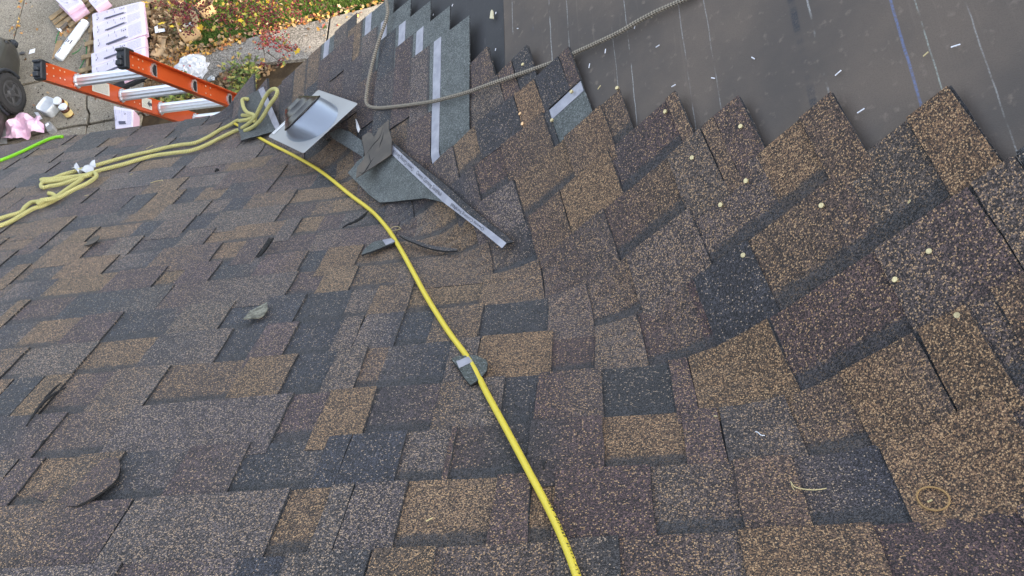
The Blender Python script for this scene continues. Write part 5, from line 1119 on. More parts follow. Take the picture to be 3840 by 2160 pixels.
# rungs: D-shaped ribbed tubes with flanged ends, a dark disc painting the shaded hollow at the far rail
def dprof(r):
    r = r*1.28
    pts = []
    for i in range(20):
        t = i/20*2*math.pi; x, z = r*math.cos(t), r*1.28*math.sin(t)
        if x > r*.45: x = r*.45
        if x < 0: x *= 1.0
        rib = 1+.05*(1 if i % 2 else -1)
        pts.append((x*rib, z*rib))
    return pts
def rung(i):
    x0 = RS*i
    mb = MB(); pr_ = dprof(.0165*LK); A_ = [mb.vert(lo+LM@Vector((x0+x, -.006, z))) for x, z in pr_]; B_ = [mb.vert(lo+LM@Vector((x0+x, LW+.010, z))) for x, z in pr_]
    for j in range(20): k = (j+1) % 20; mb.face([A_[j], A_[k], B_[k], B_[j]])
    mb.face(list(reversed(A_)))
    r_ = adopt(mb.build('rung', MAT['aluminium']), lad)
    for y, d in ((.004, .006), (LW+.0105, .006), (LW-.004, .006)):
        fl_ = MB()
        for ra, rb, dd in ((1.32, 1.05, d),):
            o1 = [fl_.vert(lo+LM@Vector((x0+x*1.05/1.0*1.32, y-dd/2, z*1.30))) for x, z in dprof(.0165*LK)]; o2 = [fl_.vert(lo+LM@Vector((x0+x*1.32, y+dd/2, z*1.30))) for x, z in dprof(.0165*LK)]
            i1 = [fl_.vert(lo+LM@Vector((x0+x*.98, y-dd/2, z*.98))) for x, z in dprof(.0165*LK)]; i2 = [fl_.vert(lo+LM@Vector((x0+x*.98, y+dd/2, z*.98))) for x, z in dprof(.0165*LK)]
            for j in range(20):
                k = (j+1) % 20
                fl_.face([o1[j], o1[k], o2[k], o2[j]]); fl_.face([o2[j], o2[k], i2[k], i2[j]]); fl_.face([o1[k], o1[j], i1[j], i1[k]])
        q = fl_.build('flange', MAT['aluminium']); q.parent = r_
    hl_ = MB(); c = [hl_.vert(lo+LM@Vector((x0+x*.97, LW+.0115, z*.97))) for x, z in dprof(.0165*LK)]; hl_.face(c)  # black disc stands in for the shade inside the hollow rung
    q = hl_.build('bore_shade', MAT['black_plastic']); q.parent = r_
for i in range(27): rung(i)

# ------------------------------------------------------------------ the yard below
def bil(q, u, v): return tuple((1-u)*(1-v)*q[0][k]+u*(1-v)*q[1][k]+u*v*q[2][k]+(1-u)*v*q[3][k] for k in range(2))
def bundle(q, z0, z1, label, mat, print_=True, group='shingle bundles stacked in the yard', bars=True):
    cx = sum(p[0] for p in q)/4; cy = sum(p[1] for p in q)/4
    root = empty('shingle_bundle', (cx, cy, z0), label=label, cat='shingle bundle', group=group)
    mb = MB(); n, m = 14, 6
    def zt(u, v): return z1+.006*math.sin(u*7+cx*9)*math.sin(v*5+cy*3)-.010*(max(0, abs(u-.5)-.44)/.06)**2-.012*(max(0, abs(v-.5)-.40)/.1)**2
    g = [[mb.vert((*bil(q, i/n, j/m), zt(i/n, j/m))) for i in range(n+1)] for j in range(m+1)]
    for j in range(m):
        for i in range(n):
            mb.face([g[j+1][i], g[j+1][i+1], g[j][i+1], g[j][i]], 0, (1,1,1,0), [(i/n, (j+1)/m), ((i+1)/n, (j+1)/m), ((i+1)/n, j/m), (i/n, j/m)])
    rim = [(0, i) for i in range(n+1)]+[(j, n) for j in range(1, m+1)]+[(m, i) for i in range(n-1, -1, -1)]+[(j, 0) for j in range(m-1, 0, -1)]
    lo = [mb.vert((*bil(q, i/n, j/m), z0)) for j, i in rim]; md = []
    for j, i in rim:
        x, y = bil(q, i/n, j/m); md.append(mb.vert((x+(x-cx)*.012, y+(y-cy)*.03, (z0+z1)/2)))
    for k in range(len(rim)):
        k2 = (k+1) % len(rim); a, b = g[rim[k][0]][rim[k][1]], g[rim[k2][0]][rim[k2][1]]
        mb.face([md[k], md[k2], b, a], 1); mb.face([lo[k], lo[k2], md[k2], md[k]], 1)
    w = adopt(mb.build('wrap', [mat, MAT['wrap_pink']], smooth=False), root)
    if print_:
        mb = MB()
        def bar(u0, u1, v0, v1): mb.face([mb.vert((*bil(q, u, v), z1+.009)) for u, v in ((u0, v0), (u0, v1), (u1, v1), (u1, v0))])
        if bars: bar(.24, .62, .70, .80); bar(.27, .66, .80, .86)
        for u, v in ((.12, .55), (.55, .28), (.30, .25), (.42, .2), (.44, .45), (.10, .3)): bar(u, u+.008, v-.10, v+.08)
        for u, v in ((.58, .3), (.62, .28), (.09, .62)): bar(u, u+.022, v, v+.07)
        q_ = mb.build('printed_bar', MAT['ink']); q_.parent = w
    return root
pal = empty('pallet', (-8.7, 10.6, GZ), label='wooden pallet under the row of white wrapped shingle bundles', cat='pallet')
ang = math.atan2(.118, .98)
Rz = Matrix.Rotation(-.30, 3, 'Z')
def zrot(a): return Matrix.Rotation(a, 3, 'Z')
for i in range(6):
    mb = MB(); t = i/5; mb.box((-9.30+1.16*0+.55+.32*t*0-.02+(.0), 11.55-t*1.55, GZ+.085), 1.20, .10, .022, zrot(.18), bev=.003); adopt(mb.build('plank', MAT['wood']), pal)
for dx in (-.52, 0, .52):
    mb = MB(); mb.box((-8.77+dx+.03, 10.78+dx*.18, GZ+.045), .05, 1.7, .075, zrot(.12), bev=.003); adopt(mb.build('bearer', MAT['wood']), pal)
bl = ['white wrapped shingle bundle at the far end of the pallet row, behind the white roll', 'white wrapped shingle bundle second from the far end of the pallet row', 'white wrapped shingle bundle in the middle of the pallet row, above the ladder cap', 'white wrapped shingle bundle behind the right ladder cap', 'white wrapped shingle bundle half hidden behind the top ladder rung', 'single white wrapped shingle bundle by the eave below the ladder']
for i, q in enumerate(G['BUNDLES']):
    bundle(q, GZ+(.1 if i < 5 else .02), GZ+.22-(.012*(4-i) if i < 5 else 0), bl[i], MAT['wrap_white'])
sb = [(-8.55, 10.10), (-8.02, 10.27), (-7.99, 10.0), (-8.5, 9.84)]
mb = MB(); prism(mb, [(-8.75,9.72),(-7.98,10.02),(-7.94,9.86),(-8.7,9.58)], GZ+.02, GZ+.10, inset=.01); t_ = empty('shingle_stack', (-8.3, 9.8, GZ), label='opened stack of bare dark shingles between the ladder rails', cat='shingle stack')
adopt(mb.build('stack', MAT['asphalt_edge']), t_)
mb = MB(); prism(mb, [(-8.42,9.90),(-8.02,10.03),(-7.98,9.90),(-8.36,9.76)], GZ+.10, GZ+.13, inset=.006); adopt(mb.build('torn_wrap', MAT['wrap_pink']), t_)
pq = G['PINK1'][0]
def shift(q, dx, dy): return [(a+dx, b+dy) for a, b in q]
bundle(shift(pq, 0, 0), GZ+.19, GZ+.28, 'pink wrapped shingle bundle on top of another at the edge of the driveway', MAT['wrap_white'])
bundle(shift(pq, .05, -.09), GZ+.09, GZ+.185, 'pink wrapped shingle bundle underneath another at the edge of the driveway', MAT['wrap_pink'])
bundle(G['PINK3'][0], GZ+.10, GZ+.25, 'pink and white shingle bundle between the two pallets', MAT['wrap_white'], bars=False)
pl2 = empty('pallet', (-9.6, 11.6, GZ), label='weathered pallet beneath the pink wrapped bundles beside the white roll', cat='pallet')
(a, b), (c, d) = G['PLANK']; an = math.atan2(d-b, c-a)
for k in range(4):
    mb = MB(); mb.box(((a+c)/2+.0-.05*k*0-math.sin(an)*.16*k, (b+d)/2+math.cos(an)*.16*k, GZ+.075), 1.0 if k else .62, .10, .03, zrot(an), bev=.004); adopt(mb.build('plank', MAT['wood']), pl2)
for k in (-.24, .24):
    mb = MB(); mb.box(((a+c)/2+math.cos(an)*k-math.sin(an)*.28, (b+d)/2+math.sin(an)*k+math.cos(an)*.28, GZ+.035), .05, .64, .05, zrot(an), bev=.004); adopt(mb.build('bearer', MAT['wood']), pl2)
# white roll of ridge vent
(a, b), (c, d) = G['ROLL']; rl = empty('vent_roll', ((a+c)/2, (b+d)/2, GZ+.02), label='white plastic wrapped roll with black VENT lettering lying on the driveway', cat='roll')
ax = Vector((c-a, d-b, 0)); Lr_ = ax.length; ax.normalize(); sx = Vector((ax.y, -ax.x, 0)); RRr = .082
Mr = Matrix((sx, Vector((0,0,1)), ax)).transposed().to_4x4(); Mr.translation = Vector((a, b, GZ+.02+RRr))
mb = MB(); mb.lathe([(.02,.0),(.045,-.004),(.07,.006),(RRr,.03),(RRr*1.01,.1),(RRr*.985,.3),(RRr*1.01,.5),(RRr,.7),(RRr*.99,Lr_-.03),(.07,Lr_-.006),(.045,Lr_)], Mr, 28)
ro = adopt(mb.build('wrap', MAT['white_plastic'], smooth=True), rl)
def on_roll(L, ang_): return Vector((a, b, GZ+.02+RRr))+ax*L+(sx*math.sin(ang_)+Vector((0,0,1))*math.cos(ang_))*(RRr*1.016)
mb = MB()
for i, chs in enumerate('VENT'):
    tv, tf = text_mesh(chs, 1.0, .035); w = max(v[0] for v in tv)
    for f in tf: mb.face([mb.vert(on_roll(.56-.125*i-(tv[k][0]/w)*.105, .98-(tv[k][1]/.7)*1.15)) for k in f])
for L0, L1, a0, a1 in ((.72,.735,-.3,.5),(.76,.772,-.1,.6),(.80,.83,-.5,0),(.69,.70,-.6,-.1),(.06,.075,-.6,.2),(.10,.16,-.55,-.1),(.78,.79,.2,.8)):
    mb.face([mb.vert(on_roll(*p)) for p in ((L0,a0),(L1,a0),(L1,a1),(L0,a1))])
q = mb.build('lettering', MAT['ink']); q.parent = ro
# cardboard boxes
def carton(name, q, h, label, flaps=True, contents=True):
    cx = sum(p[0] for p in q)/4; cy = sum(p[1] for p in q)/4; zb = GZ+.0
    root = empty(name, (cx, cy, zb), label=label, cat='cardboard box')
    mb = MB(); t = .008
    for k in range(4):
        p0, p1 = Vector((*q[k], 0)), Vector((*q[(k+1) % 4], 0)); d = (p1-p0); L = d.length; d.normalize(); an = math.atan2(d.y, d.x); m = (p0+p1)/2
        mb.box((m.x, m.y, zb+h/2), L, t, h, zrot(an))
    prism(mb, q, zb-.01, zb+.006); adopt(mb.build('carton', MAT['card']), root)
    if flaps:
        for k, lean in ((2, 1.1),):
            p0, p1 = Vector((*q[k], 0)), Vector((*q[(k+1) % 4], 0)); d = (p1-p0).normalized(); o_ = Vector((d.y, -d.x, 0)); cc = Vector((cx, cy, 0))
            if o_.dot((p0+p1)/2-cc) < 0: o_ = -o_
            top = Vector((0,0,zb+h)); e = o_*(.16*math.cos(lean*.6))+Vector((0,0,.16*math.sin(lean*.6)))
            fb = MB(); A_ = [p0+top, p1+top, p1+top+e, p0+top+e]; th = Vector((0,0,.006)); ids = [fb.vert(p) for p in A_]+[fb.vert(p-th) for p in A_]
            fb.face(ids[:4]); fb.face(ids[4:][::-1])
            for i in range(4): fb.face([ids[i], ids[(i+1) % 4], ids[4+(i+1) % 4], ids[4+i]])
            adopt(fb.build('flap', MAT['card']), root)
    return root
carton('cardboard_box', G['BOX'], .26, 'open cardboard box of rubbish on the grass under red berries')
carton('cardboard_box', G['BOX2'], .2, 'smaller cardboard box with white film at the top, behind the open rubbish box')
bx = [sum(p[0] for p in G['BOX'])/4, sum(p[1] for p in G['BOX'])/4]
for i in range(9):
    mb = MB(); x, y = bx[0]+rnd.uniform(-.10,.10), bx[1]+rnd.uniform(-.12,.12); r0 = rnd.uniform(.02, .04); h = rnd.uniform(.03, .08)
    M = Matrix.Translation((x, y, GZ+.02+.02*i))@Matrix.Rotation(rnd.uniform(-1,1), 4, 'X')@Matrix.Rotation(rnd.uniform(-1,1), 4, 'Y')
    mb.lathe([(r0*.7,0),(r0,.004),(r0,h),(r0*.8,h+.006),(r0*.8,h-.01),(0,h-.012)], M, 12)
    tag(mb.build('empty_can', MAT[['white_plastic','stick_cream','yellow_label','aluminium'][i % 4]]), ['white','cream','yellow','silver'][i % 4]+' empty can in the open cardboard box on the grass', 'can', 'cans in the open cardboard box')
def blob(name, c, r, h, mat, label, cat, n=11, amp=.35, seed=1, col=None):
    """a crumpled film bag: a faceted, creased mound"""
    rr_ = random.Random(seed); mb = MB(); R_ = 9; rings = []
    for i in range(R_+1):
        t = i/R_; row = []
        for j in range(22):
            a = j/22*2*math.pi; k = 1+amp*(rr_.random()-.5)
            rad = r*math.sin((1-t)*math.pi/2)**.8*k+.002; row.append(mb.vert((c[0]+rad*math.cos(a)*1.15, c[1]+rad*math.sin(a), GZ+.01+h*math.sin(t*math.pi/2)*(1+amp*(rr_.random()-.5)))))
        rings.append(row)
    for A_, B_ in zip(rings, rings[1:]):
        for j in range(22): k = (j+1) % 22; mb.face([A_[j], A_[k], B_[k], B_[j]])
    mb.face(rings[-1]); return tag(mb.build(name, mat), label, cat)
bg_ = G['BAG'][0]
bag = blob('plastic_bag', bg_, .27, .16, MAT['wrapper'], 'crumpled clear plastic bag with red print on the path end', 'plastic bag', seed=4)
mb = MB(); mb.face([mb.vert((bg_[0]+dx, bg_[1]+dy, GZ+.17+dz)) for dx, dy, dz in ((-.08,-.02,.0),(.08,-.05,.0),(.07,-.13,-.03),(-.03,-.12,-.03))]); mb.build('print', MAT['red_print']).parent = bag
(x0, y0), (x1, y1) = G['BOTTLE']; axb = Vector((x1-x0, y1-y0, .02)); Lb = axb.length; axb.normalize(); sb_ = axb.orthogonal().normalized(); M = Matrix((sb_, axb.cross(sb_), axb)).transposed().to_4x4(); M.translation = Vector((x0, y0, GZ+.06))
bt_ = empty('plastic_bottle', (x0, y0, GZ+.02), label='white plastic bottle lying on the path above the plastic bag', cat='bottle')
mb = MB(); mb.lathe([(.03,0),(.042,.006),(.042,Lb*.62),(.036,Lb*.74),(.016,Lb*.86),(.016,Lb*.92)], M, 18); adopt(mb.build('body', MAT['white_plastic'], smooth=True), bt_)
mb = MB(); mb.lathe([(.020,Lb*.90),(.020,Lb),(.0,Lb)], M, 14); adopt(mb.build('cap', MAT['paper']), bt_)
mb = MB(); c = G['CUP'][0]; M = Matrix.Translation((c[0], c[1], GZ+.05))@Matrix.Rotation(1.2, 4, 'Y'); mb.lathe([(.030,0),(.045,.10),(.047,.10),(.043,.10),(.029,.004),(0,.004)], M, 18)
tag(mb.build('plastic_cup', MAT['white_plastic'], smooth=True), 'clear plastic cup lying by the ladder rail on the path', 'cup')
# milky jug, brown bottles
c = G['JUG'][0]; jug = empty('plastic_jug', (c[0], c[1], GZ+.02), label='milky white cut open plastic jug on the driveway beside brown bottles', cat='jug')
mb = MB(); h = .20; w = .135
M = Matrix.Translation((c[0]+.03, c[1]-.05, GZ+.02))@Matrix.Rotation(-.5, 4, 'Z')
def sq(k, z, r=.3):
    pts = []
    for i in range(20):
        t = i/20*2*math.pi; cx, sx2 = math.cos(t), math.sin(t); p_ = 5; d = (abs(cx)**p_+abs(sx2)**p_)**(-1/p_); pts.append(M@Vector((cx*d*k, sx2*d*k, z)))
    return pts
prof = [(w*.9,0),(w,.02),(w*.98,h*.7),(w*1.08,h),(w*1.02,h+.004),(w*.93,h*.72),(w*.90,.03)]
rings = [[mb.vert(p) for p in sq(k, z)] for k, z in prof]
for A_, B_ in zip(rings, rings[1:]):
    for j in range(20): k = (j+1) % 20; mb.face([A_[j], A_[k], B_[k], B_[j]])
mb.face(list(reversed(rings[0]))); mb.face(rings[-1]); adopt(mb.build('body', MAT['white_plastic'], smooth=True), jug)
mb = MB(); mb.tube([M@Vector((.02,.03,.03)), M@Vector((.03,.05,.09)), M@Vector((.06,.07,.12)), M@Vector((.09,.09,.09))], .016, 8); adopt(mb.build('handle', MAT['white_plastic'], smooth=True), jug)
for nm, lab_, tilt in (('BR1', 'brown bottle with a white cap behind the milky jug', .25), ('BR2', 'brown bottle with a white cap and yellow label in front of the milky jug', -.15)):
    c = G[nm][0]; b = empty('glue_bottle', (c[0], c[1], GZ+.02), label=lab_, cat='bottle'); M = Matrix.Translation((c[0]+.05, c[1]-.06, GZ+.02))@Matrix.Rotation(tilt, 4, 'X')
    mb = MB(); mb.lathe([(.068,0),(.075,.006),(.075,.17),(.06,.19)], M, 20); adopt(mb.build('body', MAT['brown_glass'], smooth=True), b)
    mb = MB(); mb.lathe([(.0765,.03),(.0765,.12)], M, 20); adopt(mb.build('label', MAT['yellow_label']), b)
    mb = MB(); mb.lathe([(.066,.185),(.070,.19),(.070,.225),(.066,.23),(0,.23)], M, 20); adopt(mb.build('lid', MAT['white_plastic'], smooth=False), b)
def flat(name, q, mat, label, cat, z=.024, th=.004, wob=0.0):
    mb = MB(); poly_slab(mb, [tuple(p) for p in q], lambda x, y, n: Vector((x, y, GZ+z+n)), (lambda x, y: wob*math.sin(x*14)*math.sin(y*11+1)+abs(wob)), th, .06, (0,0,0)); return tag(mb.build(name, mat), label, cat)
flat('paper_scrap', G['PAPER'], MAT['paper'], 'grey white folded paper beside the pink plastic', 'paper', wob=.02)
c = G['TAG'][0]; flat('paper_tag', [(c[0]-.05,c[1]-.05),(c[0]+.06,c[1]-.03),(c[0]+.05,c[1]+.07),(c[0]-.05,c[1]+.05)], MAT['paper'], 'small square white paper on the bare driveway', 'paper', wob=.006)
c = G['STONE'][0]; mb = MB(); mb.lathe([(.02,0),(.05,.012),(.045,.03),(0,.04)], Matrix.Translation((c[0], c[1], GZ+.018))@Matrix.Diagonal((1.2,.7,1,1)), 12); tag(mb.build('stone', MAT['stone']), 'flat dark stone next to the white paper square', 'stone')
flat('card_sheet', G['CARD'], MAT['card'], 'long pale cardboard strip lying in dry leaves beside the ladder top', 'cardboard', wob=.03)
flat('card_sheet', G['CARD2'], MAT['card'], 'small brown card scrap under the far end of the white roll', 'cardboard', wob=.008)
flat('card_sheet', G['CARD3'], MAT['card'], 'brown card scrap beside the near end of the white roll', 'cardboard', wob=.006)
(wx, wy), (wx2, wy2) = G['WHITE']; flat('paper_cup_scrap', [(wx, wy), (wx+.05, wy-.16), (wx2, wy2), (wx2-.03, wy2+.07), (wx+.09, wy-.08), (wx+.06, wy+.02)], MAT['paper'], 'bent white paper piece on the dry leaves next to the bundles', 'paper', .05, .006, .02)
(x0, y0), (x1, y1) = G['SPOOL']; sp = empty('plastic_spool', (x0, y0, GZ+.02), label='white flanged plastic core beside the white roll', cat='spool')
axs = Vector((x1-x0, y1-y0, .0)).normalized(); s2 = Vector((axs.y, -axs.x, 0)); M = Matrix((s2, Vector((0,0,1)), axs)).transposed().to_4x4(); M.translation = Vector((x0, y0, GZ+.07))
mb = MB(); mb.lathe([(.062,-.012),(.062,0),(.03,.004),(.03,.03)], M, 18); adopt(mb.build('flange', MAT['white_plastic']), sp)
mb = MB(); mb.lathe([(.034,.03),(.034,.20),(0,.20)], M, 14); adopt(mb.build('tube', MAT['felt_scrap']), sp)
for nm, l in (('STRAP', 'green plastic strap curling out from under the white roll'), ('STRAP2', 'green plastic strap lying between the pallet and the white core')):
    mb = MB(); mb.tube([Vector((float(p[0]), float(p[1]), GZ+.045+.03*math.sin(i*.3))) for i, p in enumerate(smooth_path(G[nm], .05))], .009, 6); tag(mb.build('packing_strap', MAT['strap']), l, 'strap')
# pink film heap, ribbed sheet, foam block
pw = G['PINKWRAP']; cx = sum(p[0] for p in pw)/len(pw); cy = sum(p[1] for p in pw)/len(pw); mb = MB()
def pk(x, y): return .06+.09*abs(math.sin(x*8+y*3))+.09*abs(math.sin(x*5-y*9+1))+.04*math.sin(x*21+y*17)
poly_slab(mb, [tuple(p) for p in pw], lambda x, y, n: Vector((x, y, GZ+n)), pk, .004, .055, (0,0,0), jag=.02)
tag(mb.build('pink_film', MAT['pink_film']), 'torn heap of pink plastic wrap on the driveway by the eave', 'plastic wrap')
sh = empty('ribbed_sheet', (G['SHEET'][1][0], G['SHEET'][1][1], GZ), label='translucent ribbed plastic sheet beside the pink plastic', cat='plastic sheet')
mb = MB(); q = G['SHEET']; N2_ = 40
ids = [[mb.vert((*bil(q, u, v/N2_), GZ+.10+.012*(v % 2))) for u in (0, 1)] for v in range(N2_+1)]
for v in range(N2_): mb.face([ids[v][0], ids[v][1], ids[v+1][1], ids[v+1][0]])
adopt(mb.build('ribs', MAT['sheet']), sh)
q = G['FOAM']; mb = MB(); prism(mb, [q[0], (q[0][0]*.5+q[1][0]*.5-.03, q[0][1]*.5+q[1][1]*.5+.02), q[1], q[2], (q[2][0]+.01, q[2][1]-.06), q[3]], GZ+.018, GZ+.13, inset=.02)
fo = tag(mb.build('foam_block', MAT['foam']), 'grey rounded block with a white patch beside the pink plastic', 'block')
mb = MB(); mb.face([mb.vert((*bil(q, u, v), GZ+.1335)) for u, v in ((.2,.15),(.75,.15),(.75,.5),(.2,.5))]); mb.build('patch', MAT['paper']).parent = fo
# parked vehicle at the left: front quarter in view
car = empty('parked_car', (-11.1, 8.0, GZ), label='dark grey parked car with a steel wheel at the left edge of the driveway', cat='car')
CXR, WY = -10.33, 9.66    # right flank, front wheel centre
def carpt(x, y, z): return Vector((x, y, GZ+.02+z))
secs = []   # cross sections along y: (y, half width right x, top z, hood z)
for y, inset, zb, zs, zt, ti in ((10.82,.34,.36,.50,.58,.30),(10.76,.16,.26,.56,.70,.22),(10.55,.05,.22,.62,.80,.2),(10.10,.0,.20,.70,.90,.2),(9.40,.0,.20,.76,.98,.2),(8.85,.0,.2,.82,1.02,.25),(8.30,.0,.2,.86,1.42,.45),(7.40,.0,.2,.88,1.50,.42),(6.40,.0,.2,.88,1.46,.42),(5.80,.02,.22,.86,1.2,.40),(5.20,.08,.28,.84,1.0,.35),(5.00,.25,.36,.78,.86,.4)):
    xr = CXR-inset; xl = -12.12+inset
    secs.append([(xr-.06, y, zb),(xr, y, zb+.12),(xr+.01*(inset < .05), y, (zb+zs)/2),(xr-.02, y, zs),(xr-ti, y, zt),((xr+xl)/2, y, zt+.03),(xl+ti, y, zt),(xl+.02, y, zs),(xl, y, (zb+zs)/2),(xl, y, zb+.12),(xl+.06, y, zb)])
mb = MB(); rows_ = [[mb.vert(carpt(*p)) for p in s_] for s_ in secs]
for A_, B_ in zip(rows_, rows_[1:]):
    for j in range(10): mb.face([A_[j], A_[j+1], B_[j+1], B_[j]])
mb.face(rows_[0]); mb.face(list(reversed(rows_[-1])))
cb = adopt(mb.build('body', MAT['car_paint'], smooth=False), car)
be = cb.modifiers.new('soften', 'SUBSURF'); be.levels = 1; be.render_levels = 2
for side in (1, -1):
    for wy in (WY, 6.15):
        x = CXR+.055 if side == 1 else -12.18
        M = Matrix((Vector((0,1,0)), Vector((0,0,1)), Vector((1,0,0)))).transposed().to_4x4(); M.translation = carpt(x-.20*side*(1), wy, .345)
        if side == -1: M = M@Matrix.Rotation(math.pi, 4, 'X')
        wh = empty('wheel', carpt(x, wy, .345)); wh.parent = car; wh.matrix_parent_inverse = Matrix.Translation(car.location).inverted()
        mb = MB(); mb.lathe([(.22,0),(.32,.005),(.345,.03),(.345,.17),(.325,.20),(.27,.215),(.225,.205),(.215,.18)], M, 36)
        for k in range(40):
            a = k/40*2*math.pi; mb.box(M@Vector((.345*math.cos(a), .345*math.sin(a), .055 if k % 2 else .145)), .03, .022, .07, (M.to_3x3()@Matrix.Rotation(a, 3, 'Z')))
        t_ = adopt(mb.build('tyre', MAT['tyre']), wh); t_.matrix_parent_inverse = Matrix.Identity(4); t_.matrix_parent_inverse = (Matrix.Translation(carpt(x, wy, .345))).inverted()
        mb = MB(); mb.lathe([(.225,.16),(.222,.200),(.20,.205),(.19,.185),(.12,.17),(.075,.19),(.06,.20),(0,.20)], M, 30)
        for k in range(5):
            a = k/5*2*math.pi; mb.box(M@Vector((.135*math.cos(a), .135*math.sin(a), .186)), .13, .05, .02, (M.to_3x3()@Matrix.Rotation(a, 3, 'Z')), bev=.006)
            mb.box(M@Vector((.052*math.cos(a+.6), .052*math.sin(a+.6), .203)), .018, .018, .014, M.to_3x3(), bev=.003)
        t_ = adopt(mb.build('rim', MAT['wheel_rim']), wh); t_.matrix_parent_inverse = (Matrix.Translation(carpt(x, wy, .345))).inverted()
for wy in (WY, 6.15):   # black arch lips
    mb = MB(); mb.tube([carpt(CXR+.012, wy+.40*math.cos(t), .345+.40*math.sin(t)) for t in np.linspace(-.2, math.pi+.2, 24)], .028, 8); adopt(mb.build('wheel_arch', MAT['black_plastic'], smooth=True), car)
mb = MB(); mb.box(carpt(CXR-.06, 8.15, 1.02), .10, .16, .10, bev=.02); mb.box(carpt(CXR+.06, 8.15, 1.02), .16, .09, .12, bev=.02); adopt(mb.build('wing_mirror', MAT['black_plastic']), car)
for (y0, y1) in ((8.15, 7.6), (7.5, 6.7)):
    mb = MB(); mb.face([mb.vert(carpt(x, y, z)) for x, y, z in ((CXR-.04, y0, .92), (CXR-.04, y1, .93), (CXR-.36, y1, 1.40), (CXR-.36, y0-.12, 1.34))]); adopt(mb.build('side_window', MAT['car_glass']), car)
mb = MB(); mb.face([mb.vert(carpt(x, y, z)) for x, y, z in ((CXR-.25, 8.82, 1.03), (-12.12+.25, 8.82, 1.03), (-12.12+.47, 8.3, 1.44), (CXR-.47, 8.3, 1.44))]); adopt(mb.build('windscreen', MAT['car_glass']), car)
mb = MB(); mb.box(carpt(CXR-.22, 10.66, .56), .24, .06, .10, zrot(-.5), bev=.02); adopt(mb.build('headlight', MAT['car_glass']), car)
mb = MB(); mb.box(carpt(-11.22, 10.79, .36), 1.5, .14, .16, bev=.05); adopt(mb.build('bumper', MAT['black_plastic']), car)

# ------------------------------------------------------------------ leaves, grass, plants
def np_mesh(name, V, Fq, cols, mat, nper):
    me = bpy.data.meshes.new(name); nf = len(Fq)
    me.vertices.add(len(V)); me.vertices.foreach_set('co', V.astype(np.float32).ravel())
    me.loops.add(nf*nper); me.loops.foreach_set('vertex_index', Fq.astype(np.int32).ravel())
    me.polygons.add(nf); me.polygons.foreach_set('loop_start', np.arange(0, nf*nper, nper, dtype=np.int32)); me.polygons.foreach_set('loop_total', np.full(nf, nper, dtype=np.int32))
    me.update(calc_edges=True); me.materials.append(mat)
    a = me.color_attributes.new('tone', 'FLOAT_COLOR', 'CORNER'); a.data.foreach_set('color', np.repeat(np.hstack([cols, np.zeros((nf, 1))]), nper, axis=0).astype(np.float32).ravel())
    o = bpy.data.objects.new(name, me); COL.objects.link(o); return o
R = np.random.default_rng(5)
def inside(poly, P):
    ins = np.zeros(len(P), bool); j = len(poly)-1
    for i in range(len(poly)):
        a, b = poly[i], poly[j]
        c = ((a[1] > P[:,1]) != (b[1] > P[:,1])) & (P[:,0] < (b[0]-a[0])*(P[:,1]-a[1])/(b[1]-a[1]+1e-12)+a[0]); ins ^= c; j = i
    return ins
def scatter(poly, n):
    A_ = np.array(poly); lo, hi = A_.min(0), A_.max(0); out = []
    while sum(len(o) for o in out) < n:
        P = R.uniform(lo, hi, (n*2, 2)); out.append(P[inside(poly, P)])
    return np.concatenate(out)[:n]
# grass blades over the seen part of the lawn
gp = [(-8.0,10.75),(-7.6,10.38),(-7.0,10.37),(-6.3,10.52),(-5.7,10.64),(-4.76,10.75),(-3.0,11.0),(-2.0,13.2),(-8.0,13.2)]
P = scatter(gp, 62000); dens = np.sin(P[:,0]*3.1+P[:,1]*1.7)*.5+np.sin(P[:,0]*7-P[:,1]*5)*.3+(P[:,0]+7.1)*.55
P = P[R.random(len(P)) < np.clip(.72+dens*.35, .15, 1)]; n = len(P)
h = R.uniform(.04, .11, n); az = R.uniform(0, 2*np.pi, n); lean = R.uniform(.1, .9, n); w = R.uniform(.003, .006, n)
d = np.stack([np.cos(az), np.sin(az)], 1); sdv = np.stack([-d[:,1], d[:,0]], 1)
V = np.zeros((n, 3, 3)); V[:,0,:2] = P-sdv*w[:,None]; V[:,1,:2] = P+sdv*w[:,None]; V[:,2,:2] = P+d*(h*lean)[:,None]; V[:,:2,2] = GZ-.02; V[:,2,2] = GZ-.02+h*np.sqrt(1-lean**2*.6)
g1 = np.array([.038,.090,.014]); g2 = np.array([.105,.175,.028]); g3 = np.array([.20,.19,.07]); t = R.random((n,1)); cols = g1*(1-t)+g2*t; m_ = R.random(n) < .10; cols[m_] = g3
tag(np_mesh('grass', V.reshape(-1,3), np.arange(n*3).reshape(n,3), cols, MAT['grasscol'], 3), kind='stuff')
